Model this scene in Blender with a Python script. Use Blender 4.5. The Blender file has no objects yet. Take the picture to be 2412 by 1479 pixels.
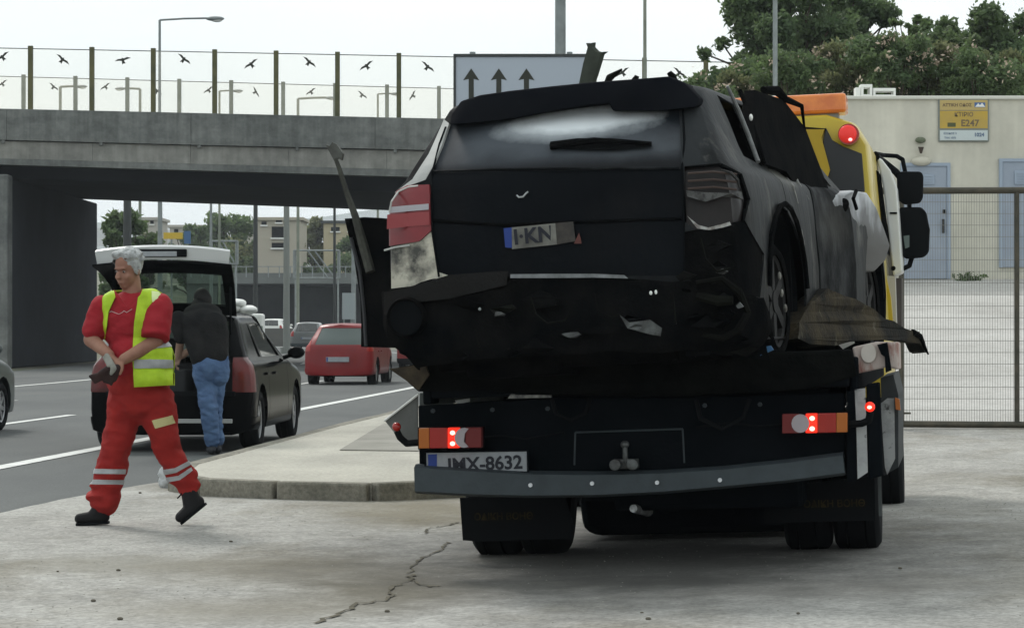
import bpy, bmesh, math, random
import numpy as np
from mathutils import Vector, Matrix, noise
from mathutils.bvhtree import BVHTree
from mathutils.geometry import tessellate_polygon

random.seed(7); np.random.seed(7)
SC = bpy.context.scene
COL = SC.collection
R = math.radians

# ------------------------------------------------------------------ camera, sky, sun, exposure
CAM_H = 1.30; FPX = 6000.0; PITCH = math.atan(30.5 / FPX)
cd = bpy.data.cameras.new("camera"); cam = bpy.data.objects.new("camera", cd); COL.objects.link(cam)
cam.location = (0, 0, CAM_H); cam.rotation_euler = (R(90) + PITCH, 0, 0)
cd.sensor_width = 36; cd.lens = 36 * FPX / 2412; cd.clip_start = 0.1; cd.clip_end = 9000
SC.camera = cam

w = bpy.data.worlds.new("World"); SC.world = w; w.use_nodes = True
nt = w.node_tree; nt.nodes.clear()
out = nt.nodes.new("ShaderNodeOutputWorld")
sky = nt.nodes.new("ShaderNodeTexSky"); sky.sky_type = 'NISHITA'; sky.sun_disc = False
sky.sun_elevation = R(44); sky.sun_rotation = R(332); sky.air_density = 1.0; sky.dust_density = 3.0; sky.ozone_density = 1.0
bg1 = nt.nodes.new("ShaderNodeBackground"); bg1.inputs[1].default_value = 0.05
nt.links.new(sky.outputs[0], bg1.inputs[0])
# the closed cloud cover under which the photograph was taken: an almost even pale layer
tc = nt.nodes.new("ShaderNodeTexCoord"); mp = nt.nodes.new("ShaderNodeMapping"); mp.inputs['Scale'].default_value = (1, 1, 3.0)
nt.links.new(tc.outputs['Generated'], mp.inputs[0])
nz = nt.nodes.new("ShaderNodeTexNoise"); nz.inputs['Scale'].default_value = 3.2; nz.inputs['Detail'].default_value = 5; nz.inputs['Roughness'].default_value = 0.5
nt.links.new(mp.outputs[0], nz.inputs[0])
cr = nt.nodes.new("ShaderNodeValToRGB")
cr.color_ramp.elements[0].position = 0.32; cr.color_ramp.elements[0].color = (0.80, 0.88, 0.90, 1)
cr.color_ramp.elements[1].position = 0.66; cr.color_ramp.elements[1].color = (0.93, 0.965, 0.95, 1)
nt.links.new(nz.outputs[0], cr.inputs[0])
bg2 = nt.nodes.new("ShaderNodeBackground"); bg2.inputs[1].default_value = 1.0
nt.links.new(cr.outputs[0], bg2.inputs[0])
mx = nt.nodes.new("ShaderNodeMixShader"); mx.inputs[0].default_value = 0.90
nt.links.new(bg1.outputs[0], mx.inputs[1]); nt.links.new(bg2.outputs[0], mx.inputs[2]); nt.links.new(mx.outputs[0], out.inputs[0])

sd = bpy.data.lights.new("sun", 'SUN'); sd.energy = 1.5; sd.angle = R(12); sd.color = (1, 0.96, 0.9)
sun = bpy.data.objects.new("sun", sd); COL.objects.link(sun)
sun.rotation_euler = (R(46), 0, R(-152))
SC.view_settings.view_transform = 'Standard'; SC.view_settings.look = 'None'
SC.view_settings.gamma = 1; SC.view_settings.exposure = 0.44; SC.view_settings.use_curve_mapping = False
SC.cycles.max_bounces = 6; SC.cycles.transparent_max_bounces = 24; SC.cycles.caustics_reflective = False; SC.cycles.caustics_refractive = False

# ------------------------------------------------------------------ photo pixel helpers (placing only)
C0 = Vector((0, 0, CAM_H))
def ray(px, py):
    u = (px - 1206) / FPX; v = (739.5 - py) / FPX
    return Vector((u, math.cos(PITCH) - v * math.sin(PITCH), math.sin(PITCH) + v * math.cos(PITCH)))
def W(px, py, d):
    r = ray(px, py); return C0 + r * (d / r.y)
def G(px, py, z=0.0):
    r = ray(px, py); return C0 + r * ((z - CAM_H) / r.z)
def topix(p):
    q = p - C0; c, s = math.cos(PITCH), math.sin(PITCH)
    dep = q.y * c + q.z * s; up = -q.y * s + q.z * c
    return (1206 + FPX * q.x / dep, 739.5 - FPX * up / dep)
def frame(x, y, z, yaw=0, roll=0, pitch=0):
    return Matrix.Translation((x, y, z)) @ Matrix.Rotation(R(yaw), 4, 'Z') @ Matrix.Rotation(R(pitch), 4, 'X') @ Matrix.Rotation(R(roll), 4, 'Y')
def L(M, px, py, axis, val):
    """pixel ray meets the local plane axis=val of frame M -> local point"""
    Mi = M.inverted(); o = Mi @ C0; r = (Mi.to_3x3() @ ray(px, py))
    return o + r * ((val - o[axis]) / r[axis])
def inpoly(p, poly):
    x, y = p; c = False; n = len(poly)
    for i in range(n):
        x1, y1 = poly[i]; x2, y2 = poly[i - 1]
        if (y1 > y) != (y2 > y) and x < (x2 - x1) * (y - y1) / (y2 - y1) + x1: c = not c
    return c

# ------------------------------------------------------------------ materials
MATS = {}
def mat(name, col=(.5, .5, .5), rough=.6, metal=0, col2=None, scale=6, lo=.35, hi=.65, bump=0, bscale=40, spec=.28,
        emit=None, estr=0, col3=None, scale3=1.2, lo3=.5, hi3=.7, alpha=1, trans=0, coat=0, stretch=(1, 1, 1), rough2=None, detail=6, world=False):
    if name in MATS: return MATS[name]
    m = bpy.data.materials.new(name); m.use_nodes = True; t = m.node_tree; N = t.nodes; b = N['Principled BSDF']
    b.inputs['Base Color'].default_value = (*col, 1); b.inputs['Roughness'].default_value = rough
    b.inputs['Metallic'].default_value = metal; b.inputs['Specular IOR Level'].default_value = spec
    b.inputs['Alpha'].default_value = alpha; b.inputs['Transmission Weight'].default_value = trans
    b.inputs['Coat Weight'].default_value = coat
    tc = N.new("ShaderNodeTexCoord"); mp = N.new("ShaderNodeMapping"); mp.inputs['Scale'].default_value = stretch
    if world:
        g = N.new("ShaderNodeNewGeometry"); t.links.new(g.outputs['Position'], mp.inputs[0])
    else: t.links.new(tc.outputs['Object'], mp.inputs[0])
    def ns(s, d=detail):
        n = N.new("ShaderNodeTexNoise"); n.inputs['Scale'].default_value = s; n.inputs['Detail'].default_value = d
        n.inputs['Roughness'].default_value = .62; t.links.new(mp.outputs[0], n.inputs[0]); return n
    def rng(n, a, c):
        k = N.new("ShaderNodeMapRange"); k.inputs[1].default_value = a; k.inputs[2].default_value = c; k.clamp = True
        t.links.new(n.outputs[0], k.inputs[0]); return k
    cur = None
    if col2 is not None:
        k = rng(ns(scale), lo, hi); x = N.new("ShaderNodeMix"); x.data_type = 'RGBA'
        x.inputs[6].default_value = (*col, 1); x.inputs[7].default_value = (*col2, 1)
        t.links.new(k.outputs[0], x.inputs[0]); cur = x.outputs[2]
        if rough2 is not None:
            y = N.new("ShaderNodeMix"); y.data_type = 'FLOAT'; y.inputs[2].default_value = rough; y.inputs[3].default_value = rough2
            t.links.new(k.outputs[0], y.inputs[0]); t.links.new(y.outputs[0], b.inputs['Roughness'])
    if col3 is not None:
        k = rng(ns(scale3), lo3, hi3); x = N.new("ShaderNodeMix"); x.data_type = 'RGBA'
        if cur: t.links.new(cur, x.inputs[6])
        else: x.inputs[6].default_value = (*col, 1)
        x.inputs[7].default_value = (*col3, 1); t.links.new(k.outputs[0], x.inputs[0]); cur = x.outputs[2]
    if cur: t.links.new(cur, b.inputs['Base Color'])
    if bump:
        bp = N.new("ShaderNodeBump"); bp.inputs['Strength'].default_value = bump; bp.inputs['Distance'].default_value = .02
        t.links.new(ns(bscale, 4).outputs[0], bp.inputs['Height']); t.links.new(bp.outputs[0], b.inputs['Normal'])
    if emit: b.inputs['Emission Color'].default_value = (*emit, 1); b.inputs['Emission Strength'].default_value = estr
    MATS[name] = m; return m
def glass_mat(name, tint=(.5, .6, .58), mixf=.55, rough=.04, body=(.02, .025, .025)):
    """thin vehicle/pane glass: tinted see-through with a real gloss layer"""
    if name in MATS: return MATS[name]
    m = bpy.data.materials.new(name); m.use_nodes = True; t = m.node_tree; N = t.nodes; N.clear()
    o = N.new("ShaderNodeOutputMaterial"); tr = N.new("ShaderNodeBsdfTransparent"); tr.inputs[0].default_value = (*tint, 1)
    p = N.new("ShaderNodeBsdfPrincipled"); p.inputs['Base Color'].default_value = (*body, 1); p.inputs['Roughness'].default_value = rough
    x = N.new("ShaderNodeMixShader"); x.inputs[0].default_value = mixf
    t.links.new(tr.outputs[0], x.inputs[1]); t.links.new(p.outputs[0], x.inputs[2]); t.links.new(x.outputs[0], o.inputs[0])
    MATS[name] = m; return m

def stain_or_light(m, c, rad, col, lo=1.0, hi=1.9, amp=1.0, sc=5, world=False, k=1.0, metal=0):
    """a stain of its own ragged outline (soot, oil, heat blister, painted shade or sheen) on material m, centred at c with half sizes rad (0 = endless)"""
    t = m.node_tree; N = t.nodes; b = N['Principled BSDF']; ln = b.inputs['Base Color'].links; src = ln[0].from_socket if ln else None
    co = N.new("ShaderNodeNewGeometry").outputs['Position'] if world else N.new("ShaderNodeTexCoord").outputs['Object']
    v = N.new("ShaderNodeVectorMath"); v.operation = 'SUBTRACT'; v.inputs[1].default_value = tuple(c); t.links.new(co, v.inputs[0])
    q = N.new("ShaderNodeVectorMath"); q.operation = 'MULTIPLY'; q.inputs[1].default_value = tuple(1 / r if r else 0 for r in rad); t.links.new(v.outputs[0], q.inputs[0])
    l = N.new("ShaderNodeVectorMath"); l.operation = 'LENGTH'; t.links.new(q.outputs[0], l.inputs[0])
    n = N.new("ShaderNodeTexNoise"); n.inputs['Scale'].default_value = sc; n.inputs['Detail'].default_value = 7; n.inputs['Roughness'].default_value = .62; t.links.new(co, n.inputs[0])
    a = N.new("ShaderNodeMath"); a.operation = 'MULTIPLY_ADD'; a.inputs[1].default_value = amp; t.links.new(n.outputs[0], a.inputs[0]); t.links.new(l.outputs['Value'], a.inputs[2])
    r = N.new("ShaderNodeMapRange"); r.inputs[1].default_value = lo; r.inputs[2].default_value = hi; r.inputs[3].default_value = k; r.inputs[4].default_value = 0; t.links.new(a.outputs[0], r.inputs[0])
    x = N.new("ShaderNodeMix"); x.data_type = 'RGBA'; x.inputs[7].default_value = (*col, 1)
    if src: t.links.new(src, x.inputs[6])
    else: x.inputs[6].default_value = b.inputs['Base Color'].default_value
    t.links.new(r.outputs[0], x.inputs[0]); t.links.new(x.outputs[2], b.inputs['Base Color'])
    if metal:
        mm = N.new("ShaderNodeMath"); mm.operation = 'MULTIPLY'; mm.inputs[1].default_value = metal; t.links.new(r.outputs[0], mm.inputs[0]); t.links.new(mm.outputs[0], b.inputs['Metallic'])
# ------------------------------------------------------------------ mesh builder
class MB:
    def __init__(s): s.v = []; s.f = []
    def add(s, vs, fs):
        o = len(s.v); s.v += [tuple(v) for v in vs]; s.f += [tuple(i + o for i in f) for f in fs]; return s
    def box(s, c, d, rz=0, M=None):
        hx, hy, hz = d[0] / 2, d[1] / 2, d[2] / 2; q = Matrix.Rotation(rz, 3, 'Z') if M is None else M
        vs = [Vector(c) + q @ Vector((x, y, z)) for x in (-hx, hx) for y in (-hy, hy) for z in (-hz, hz)]
        return s.add(vs, [(0, 1, 3, 2), (4, 6, 7, 5), (0, 4, 5, 1), (2, 3, 7, 6), (0, 2, 6, 4), (1, 5, 7, 3)])
    def span(s, a, b):
        return s.box(((a[0] + b[0]) / 2, (a[1] + b[1]) / 2, (a[2] + b[2]) / 2), (abs(b[0] - a[0]), abs(b[1] - a[1]), abs(b[2] - a[2])))
    def cyl(s, p0, p1, r0, r1=None, n=12, cap=True):
        p0, p1 = Vector(p0), Vector(p1); r1 = r0 if r1 is None else r1; a = (p1 - p0)
        if a.length < 1e-6: return s
        a.normalize(); u = a.orthogonal().normalized(); w_ = a.cross(u)
        vs = []
        for p, r in ((p0, r0), (p1, r1)):
            for i in range(n):
                t = 2 * math.pi * i / n; vs.append(p + (u * math.cos(t) + w_ * math.sin(t)) * r)
        fs = [(i, (i + 1) % n, n + (i + 1) % n, n + i) for i in range(n)]
        if cap: fs += [tuple(range(n - 1, -1, -1)), tuple(range(n, 2 * n))]
        return s.add(vs, fs)
    def tube(s, pts, r, n=8):
        for i in range(len(pts) - 1):
            rr = r if not isinstance(r, (list, tuple)) else r[i]; r2 = r if not isinstance(r, (list, tuple)) else r[i + 1]
            s.cyl(pts[i], pts[i + 1], rr, r2, n)
            if i: s.ball(pts[i], (rr, rr, rr), 6, n)
        return s
    def ball(s, c, rad, nv=8, nu=12, M=None):
        c = Vector(c); vs = [(0, 0, rad[2])]
        for j in range(1, nv):
            t = math.pi * j / nv
            for i in range(nu):
                a = 2 * math.pi * i / nu; vs.append((rad[0] * math.sin(t) * math.cos(a), rad[1] * math.sin(t) * math.sin(a), rad[2] * math.cos(t)))
        vs.append((0, 0, -rad[2]))
        fs = [(0, 1 + i, 1 + (i + 1) % nu) for i in range(nu)]
        for j in range(nv - 2):
            for i in range(nu):
                a = 1 + j * nu + i; b = 1 + j * nu + (i + 1) % nu; fs.append((a, a + nu, b + nu, b))
        l = len(vs) - 1; fs += [(l, 1 + (nv - 2) * nu + (i + 1) % nu, 1 + (nv - 2) * nu + i) for i in range(nu)]
        return s.add([c + (M @ Vector(v) if M else Vector(v)) for v in vs], fs)
    def prism(s, pts, off):
        """polygon pts (3d) pushed by vector off; concave is fine"""
        off = Vector(off); n = len(pts); P = [Vector(p) for p in pts]
        tri = tessellate_polygon([P]); fs = [tuple(t) for t in tri] + [tuple(i + n for i in reversed(t)) for t in tri]
        fs += [(i, (i + 1) % n, n + (i + 1) % n, n + i) for i in range(n)]
        return s.add(P + [p + off for p in P], fs)
    def lathe(s, prof, n=24, axis='x', c=(0, 0, 0)):
        """prof: (along, radius) list, spun about axis through c"""
        vs = []
        for a, r in prof:
            for i in range(n):
                t = 2 * math.pi * i / n; p = (a, r * math.cos(t), r * math.sin(t)) if axis == 'x' else ((r * math.cos(t), a, r * math.sin(t)) if axis == 'y' else (r * math.cos(t), r * math.sin(t), a))
                vs.append((p[0] + c[0], p[1] + c[1], p[2] + c[2]))
        fs = []
        for j in range(len(prof) - 1):
            for i in range(n): fs.append((j * n + i, j * n + (i + 1) % n, (j + 1) * n + (i + 1) % n, (j + 1) * n + i))
        return s.add(vs, fs)
    def mesh(s, name, bevel=0, smooth=False, jitter=0, sub=0):
        me = bpy.data.meshes.new(name); me.from_pydata(s.v, [], s.f)
        if bevel or jitter or sub or True:
            bm = bmesh.new(); bm.from_mesh(me)
            bmesh.ops.recalc_face_normals(bm, faces=bm.faces)
            if sub: bmesh.ops.subdivide_edges(bm, edges=bm.edges, cuts=sub, use_grid_fill=True)
            if bevel:
                es = [e for e in bm.edges if len(e.link_faces) == 2 and e.calc_face_angle(0) > .5]
                bmesh.ops.bevel(bm, geom=es, offset=bevel, segments=2, affect='EDGES', profile=.5, clamp_overlap=True)
            if jitter:
                for v in bm.verts: v.co += noise.noise_vector(v.co * 4.3) * jitter + noise.noise_vector(v.co * 17) * jitter * .4
            bm.to_mesh(me); bm.free()
        if smooth:
            me.polygons.foreach_set('use_smooth', [True] * len(me.polygons))
            if smooth != 1: me.set_sharp_from_angle(angle=R(smooth))
        return me

def props(o, label=None, cat=None, group=None, kind=None):
    if label: o['label'] = label
    if cat: o['category'] = cat
    if group: o['group'] = group
    if kind: o['kind'] = kind
    return o
def empty(name, M, label, cat, group=None, kind=None):
    o = bpy.data.objects.new(name, None); COL.objects.link(o); o.matrix_world = M if isinstance(M, Matrix) else Matrix.Translation(M)
    o.empty_display_size = .2
    return props(o, label, cat, group, kind)
def link(name, me, m=None, parent=None, label=None, kind=None):
    o = bpy.data.objects.new(name, me); COL.objects.link(o)
    if m is not None and not me.materials: me.materials.append(m)
    if parent: o.parent = parent
    return props(o, label, kind=kind)
def part(name, mb, m, parent=None, bevel=0, smooth=False, jitter=0, label=None, kind=None, sub=0):
    return link(name, mb.mesh(name, bevel, smooth, jitter, sub), m, parent, label, kind)
def thing(name, mb, m, label, cat, group=None, M=None, **k):
    o = part(name, mb, m, None, **k); 
    if M is not None: o.matrix_world = M if isinstance(M, Matrix) else Matrix.Translation(M)
    return props(o, label, cat, group)
def structure(name, mb, m, **k): return props(part(name, mb, m, None, **k), kind='structure')
def copy_tree(o, parent=None):
    c = o.copy(); COL.objects.link(c)
    if parent: c.parent = parent
    for ch in list(o.children): copy_tree(ch, c)
    return c
def text_mb(txt, size, M, depth=.002, bold=0):
    cu = bpy.data.curves.new("t", 'FONT'); cu.body = txt; cu.size = size; cu.extrude = depth; cu.offset = bold; cu.resolution_u = 3
    cu.align_x = 'CENTER'; cu.align_y = 'CENTER'
    o = bpy.data.objects.new("t", cu); COL.objects.link(o); bpy.context.view_layer.update()
    me = bpy.data.meshes.new_from_object(o.evaluated_get(bpy.context.evaluated_depsgraph_get()))
    bpy.data.objects.remove(o); me.transform(M); mb = MB()
    mb.add([v.co.copy() for v in me.vertices], [tuple(p.vertices) for p in me.polygons]); bpy.data.meshes.remove(me); return mb
# letters stand upright facing -y
FACE = Matrix.Rotation(R(90), 4, 'X')

# ------------------------------------------------------------------ surface cutting
def cut_planes(bm, planes, facefilter):
    fs = [f for f in bm.faces if facefilter(f)]
    for co, no in planes:
        fs = [f for f in fs if f.is_valid]
        geom = set(fs)
        for f in fs: geom.update(f.verts); geom.update(f.edges)
        r = bmesh.ops.bisect_plane(bm, geom=list(geom), plane_co=co, plane_no=no, dist=1e-5)
        fs = list({g for g in r['geom'] if isinstance(g, bmesh.types.BMFace)})
def cut_pix(bm, M, poly, filt=None, key=None, tag=0, facing=True):
    """cut the surface along a photo-pixel outline and tag the faces inside it"""
    Mi = M.inverted(); o = Mi @ C0
    xs = [p[0] for p in poly]; ys = [p[1] for p in poly]; bb = (min(xs) - 220, max(xs) + 220, min(ys) - 220, max(ys) + 220)
    def near(f):
        c = M @ f.calc_center_median()
        if filt and not filt(f): return False
        n = f.normal; v = o - f.calc_center_median()
        if facing and n.dot(v) <= 0: return False
        q = topix(c); return bb[0] < q[0] < bb[1] and bb[2] < q[1] < bb[3]
    pl = []
    for i in range(len(poly)):
        a = Mi.to_3x3() @ ray(*poly[i]); b = Mi.to_3x3() @ ray(*poly[(i + 1) % len(poly)])
        pl.append((o, a.cross(b).normalized()))
    cut_planes(bm, pl, near)
    lay = bm.faces.layers.int.get('g') or bm.faces.layers.int.new('g')
    for f in bm.faces:
        if near(f) and inpoly(topix(M @ f.calc_center_median()), poly): f[lay] = tag
def cut_side(bm, poly, tag, filt=None, axis=0):
    """cut along an outline given in the local side view (y,z) and tag inside faces"""
    a1, a2 = ((1, 2), (0, 2), (0, 1))[axis]
    mn = (min(p[0] for p in poly) - .4, min(p[1] for p in poly) - .4); mxx = (max(p[0] for p in poly) + .4, max(p[1] for p in poly) + .4)
    def near(f):
        c = f.calc_center_median()
        if filt and not filt(f): return False
        return mn[0] < c[a1] < mxx[0] and mn[1] < c[a2] < mxx[1]
    pl = []
    for i in range(len(poly)):
        p, q = poly[i], poly[(i + 1) % len(poly)]; co = Vector((0, 0, 0)); co[a1] = p[0]; co[a2] = p[1]
        no = Vector((0, 0, 0)); no[a1] = -(q[1] - p[1]); no[a2] = q[0] - p[0]; pl.append((co, no.normalized()))
    cut_planes(bm, pl, near)
    lay = bm.faces.layers.int.get('g') or bm.faces.layers.int.new('g')
    for f in bm.faces:
        if near(f):
            c = f.calc_center_median()
            if inpoly((c[a1], c[a2]), poly): f[lay] = tag
BASE = [None, None]
def set_base(bm):
    """remember the uncut smooth surface, so that cut pieces keep its shading"""
    b = bm.copy(); bmesh.ops.triangulate(b, faces=b.faces); b.normal_update(); b.verts.ensure_lookup_table(); b.faces.ensure_lookup_table()
    BASE[0] = BVHTree.FromBMesh(b); BASE[1] = [[(v.co.copy(), v.normal.copy()) for v in f.verts] for f in b.faces]; b.free()
def base_normals(me):
    if BASE[0] is None: return
    from mathutils.interpolate import poly_3d_calc
    vn = []
    for v in me.vertices:
        q, n, i, d = BASE[0].find_nearest(v.co); t = BASE[1][i]; w_ = poly_3d_calc([t[0][0], t[1][0], t[2][0]], q)
        k = t[0][1] * w_[0] + t[1][1] * w_[1] + t[2][1] * w_[2]; vn.append(k.normalized() if k.length > .01 else n)
    res = [None] * len(me.loops)
    for p in me.polygons:
        for li in p.loop_indices:
            k = vn[me.loops[li].vertex_index]; d = k.dot(p.normal)
            res[li] = k if d > .45 else (-k if d < -.45 else p.normal.copy())
    me.normals_split_custom_set([tuple(n) for n in res])
def smooth_normal(co):
    from mathutils.interpolate import poly_3d_calc
    q, n, i, d = BASE[0].find_nearest(co); t = BASE[1][i]; w_ = poly_3d_calc([t[0][0], t[1][0], t[2][0]], q)
    k = t[0][1] * w_[0] + t[1][1] * w_[1] + t[2][1] * w_[2]; return k.normalized() if k.length > .01 else n
def extract(bm, tagset, name, push=0, thick=0, jitter=0, split=False, filt=None):
    """copy the faces with these tags into their own mesh, pushed along the smooth normals and given thickness inwards"""
    lay = bm.faces.layers.int['g']; vi = {}; V = []; N_ = []; F = []
    use = BASE[0] is not None
    for f in bm.faces:
        if f[lay] in tagset and (filt is None or filt(f)):
            for v in f.verts:
                if v not in vi:
                    vi[v] = len(V); n = smooth_normal(v.co) if use else v.normal.copy(); co = v.co + n * push
                    if jitter: co = co + noise.noise_vector(co * 5) * jitter + noise.noise_vector(co * 19) * jitter * .4
                    V.append(co); N_.append(n)
            F.append([vi[v] for v in f.verts])
    nv = len(V); nf = len(F); t = abs(thick)
    if t:
        cnt = {}
        for f in F:
            for a, b in zip(f, f[1:] + f[:1]): cnt[(a, b)] = cnt.get((a, b), 0) + 1
        V += [v - n * t for v, n in zip(V, N_)]; F2 = [[i + nv for i in reversed(f)] for f in F]
        F2 += [[b, a, a + nv, b + nv] for (a, b) in cnt if (b, a) not in cnt]; F = F + F2
    me = bpy.data.meshes.new(name); me.from_pydata([tuple(v) for v in V], [], F); me.update()
    me.polygons.foreach_set('use_smooth', [True] * len(me.polygons))
    if jitter or not use: me.set_sharp_from_angle(angle=R(38))
    else:
        res = []
        for p in me.polygons:
            for li in p.loop_indices:
                if p.index < nf: res.append(tuple(N_[me.loops[li].vertex_index % nv]))
                elif p.index < 2 * nf: res.append(tuple(-N_[me.loops[li].vertex_index % nv]))
                else: res.append(tuple(p.normal))
        me.normals_split_custom_set(res)
    return me
def islands(bm, tagset):
    lay = bm.faces.layers.int['g']; todo = {f for f in bm.faces if f[lay] in tagset}; res = []
    while todo:
        st = [todo.pop()]; cur = set(st)
        while st:
            for e in st.pop().edges:
                for g_ in e.link_faces:
                    if g_ in todo: todo.discard(g_); cur.add(g_); st.append(g_)
        res.append(cur)
    return res

def pchip(P, m):
    """monotone cubic through P[i] (n,...) -> finer samples, m per interval"""
    P = np.asarray(P, float); n = len(P); dlt = P[1:] - P[:-1]; d = np.zeros_like(P)
    for i in range(1, n - 1):
        a, b = dlt[i - 1], dlt[i]; s = a * b > 0
        with np.errstate(divide='ignore', invalid='ignore'): h = np.where(s, 2 * a * b / np.where(s, a + b, 1), 0)
        d[i] = h
    d[0] = dlt[0]; d[-1] = dlt[-1]; res = []
    for i in range(n - 1):
        for j in range(m):
            t = j / m; h00 = 2 * t**3 - 3 * t**2 + 1; h10 = t**3 - 2 * t**2 + t; h01 = -2 * t**3 + 3 * t**2; h11 = t**3 - t**2
            res.append(h00 * P[i] + h10 * d[i] + h01 * P[i + 1] + h11 * d[i + 1])
    res.append(P[-1]); return np.array(res)

def car_shell(P, mk=3, mr=5):
    """closed-nose car body surface. origin: rear bumper centre on the ground, +y forward. P = dimensions"""
    w = P['w']; zb = P['zb']; zt = P['belt']; H = P['H']; gh = P['gh']; Lg = P['L']
    yb, yr = P['yb'], P['yr']          # rear edge of belt / roof
    wt, wb = P['wt'], P['wb']          # windscreen top / base
    zh = P['zh']                       # bonnet front height
    def ring(y0, ybelt, yroof, sx=1, roofdrop=0, sxr=1, top=None, zlow=0):
        h = H - roofdrop
        z = [zb + zlow, zb + .03 + zlow, zb + .32 * (zt - zb), zb + .68 * (zt - zb), zt - .04, zt + .03]
        x = [.84 * w, .97 * w, w, .995 * w, .965 * w, .90 * w]
        y = [y0, y0, y0 + .1 * (ybelt - y0), y0 + .5 * (ybelt - y0), ybelt, ybelt + .05 * (yroof - ybelt)]
        x = [q * sx for q in x]
        if top is None:
            z += [h - .13, h - .045, h - .01, h]; x += [(gh + .035) * sxr, (gh - .02) * sxr, .55 * gh * sxr, 0]
            y += [ybelt + .85 * (yroof - ybelt), yroof, yroof, yroof]
        else:
            zz = top; x += [.80 * w * sx, .62 * w * sx, .33 * w * sx, 0]; z = z[:4] + [zz - .045, zz - .01, zz, zz + .012, zz + .02, zz + .022]; y += [yroof] * 4
        return list(zip(x, y, z))
    rings = [ring(0.05, yb, yr, .95, .035, .97), ring(.16, yb + .09, yr + .12, .99, .01), ring(.45, yb + .35, yr + .4),
             ring(Lg * .3, Lg * .3, max(Lg * .3, yr + .7)), ring(Lg * .45, Lg * .45, max(Lg * .45, yr + 1.0)),
             ring(wb - .35, wb - .35, wt), ring(wb - .02, wb - .02, wt + .04, 1, .02),
             ring(wb + .10, wb + .10, wb + .10, 1, top=zt + .01), ring((wb + Lg) / 2, (wb + Lg) / 2, (wb + Lg) / 2, .995, top=(zt * .55 + zh * .45)),
             ring(Lg - .32, Lg - .32, Lg - .32, .96, top=zh), ring(Lg - .12, Lg - .14, Lg - .17, .9, top=zh - .07)]
    A = np.array(rings)                      # ring,k,3
    A = pchip(A, mr); A = np.swapaxes(pchip(np.swapaxes(A, 0, 1), mk), 0, 1)
    NR, K = A.shape[:2]
    def cap(rg, bulge, sgn, n=6):
        """rows from the outline to the centre line"""
        rows = [rg]
        for j in range(1, n + 1):
            t = j / n; q = rg.copy(); q[:, 0] = rg[:, 0] * (1 - t)
            q[:, 1] = rg[:, 1] + sgn * bulge * (1 - (1 - t)**2)
            rows.append(q)
        return rows
    rear = cap(A[0], P.get('bulge', .10), -1); front = cap(A[-1], .12, 1)
    rows = rear[::-1] + [A[i] for i in range(1, NR - 1)] + front
    rows = np.array(rows); n = len(rows)
    bm = bmesh.new(); lay = bm.faces.layers.int.new('g'); V = {}
    def vert(i, k, s):
        x, y, z = rows[i, k]
        return bm.verts.new((x * s, y, z))
    for s in (1, -1):
        for i in range(n):
            for k in range(K): V[(i, k, s)] = vert(i, k, s)
    for s in (1, -1):
        for i in range(n - 1):
            for k in range(K - 1):
                q = [V[(i, k, s)], V[(i + 1, k, s)], V[(i + 1, k + 1, s)], V[(i, k + 1, s)]]
                if s < 0: q.reverse()
                bm.faces.new(q)
    bmesh.ops.remove_doubles(bm, verts=bm.verts, dist=.0008)
    bmesh.ops.dissolve_degenerate(bm, edges=bm.edges, dist=.0005)
    bmesh.ops.recalc_face_normals(bm, faces=bm.faces)
    # make sure normals point out
    s = sum(f.normal.dot(f.calc_center_median() - Vector((0, Lg / 2, .7))) for f in bm.faces)
    if s < 0: bmesh.ops.reverse_faces(bm, faces=bm.faces)
    bm.normal_update(); set_base(bm); return bm
def arc_poly(cy, cz, r, n=18): return [(cy + r * math.cos(2 * math.pi * i / n), cz + r * math.sin(2 * math.pi * i / n)) for i in range(n)]
def side(f): return abs(f.normal.x) > .35
def reindex(bm): bm.verts.index_update(); bm.verts.ensure_lookup_table(); bm.normal_update()

def tyre_mb(r, wd, rim, n=36):
    return MB().lathe([(-wd / 2 + .01, rim), (-wd / 2, rim + .02), (-wd / 2, r - .04), (-wd / 2 + .025, r - .008), (-wd * .22, r), (-wd * .2, r - .012), (-wd * .17, r),
                       (wd * .17, r), (wd * .2, r - .012), (wd * .22, r), (wd / 2 - .025, r - .008), (wd / 2, r - .04), (wd / 2, rim + .02), (wd / 2 - .01, rim)], n)
def rim_mb(rim, wd, n=24, spokes=5, sgn=1):
    m = MB().lathe([(-wd / 2 + .02, rim + .004), (-wd / 2 + .03, rim - .015), (wd / 2 - .03, rim - .015), (wd / 2 - .02, rim + .004)], n)
    x = sgn * (wd / 2 - .04)
    for i in range(spokes):
        a = 2 * math.pi * i / spokes; c, s_ = math.cos(a), math.sin(a)
        M3 = Matrix(((1, 0, 0), (0, c, -s_), (0, s_, c)))
        m.box((x, 0 + c * rim * .52 * 0 - s_ * rim * .5, c * rim * .5), (.025, rim * .26, rim), M=M3)
    m.cyl((x - .02 * sgn, 0, 0), (x + .02 * sgn, 0, 0), rim * .25, n=16)
    m.cyl((x - .07 * sgn, 0, 0), (x - .06 * sgn, 0, 0), rim * .97, n=n)
    return m
def wheel(parent, x, y, z, r, wd, rim, tm, rm, spokes=5, name='wheel'):
    e = bpy.data.objects.new(name, None); COL.objects.link(e); e.parent = parent; e.location = (x, y, z); e.empty_display_size = .1
    part('tyre', tyre_mb(r, wd, rim), tm, e, smooth=40)
    if rm: part('rim', rim_mb(rim, wd, spokes=spokes, sgn=1 if x > 0 else -1), rm, e, smooth=40)
    return e
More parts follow.
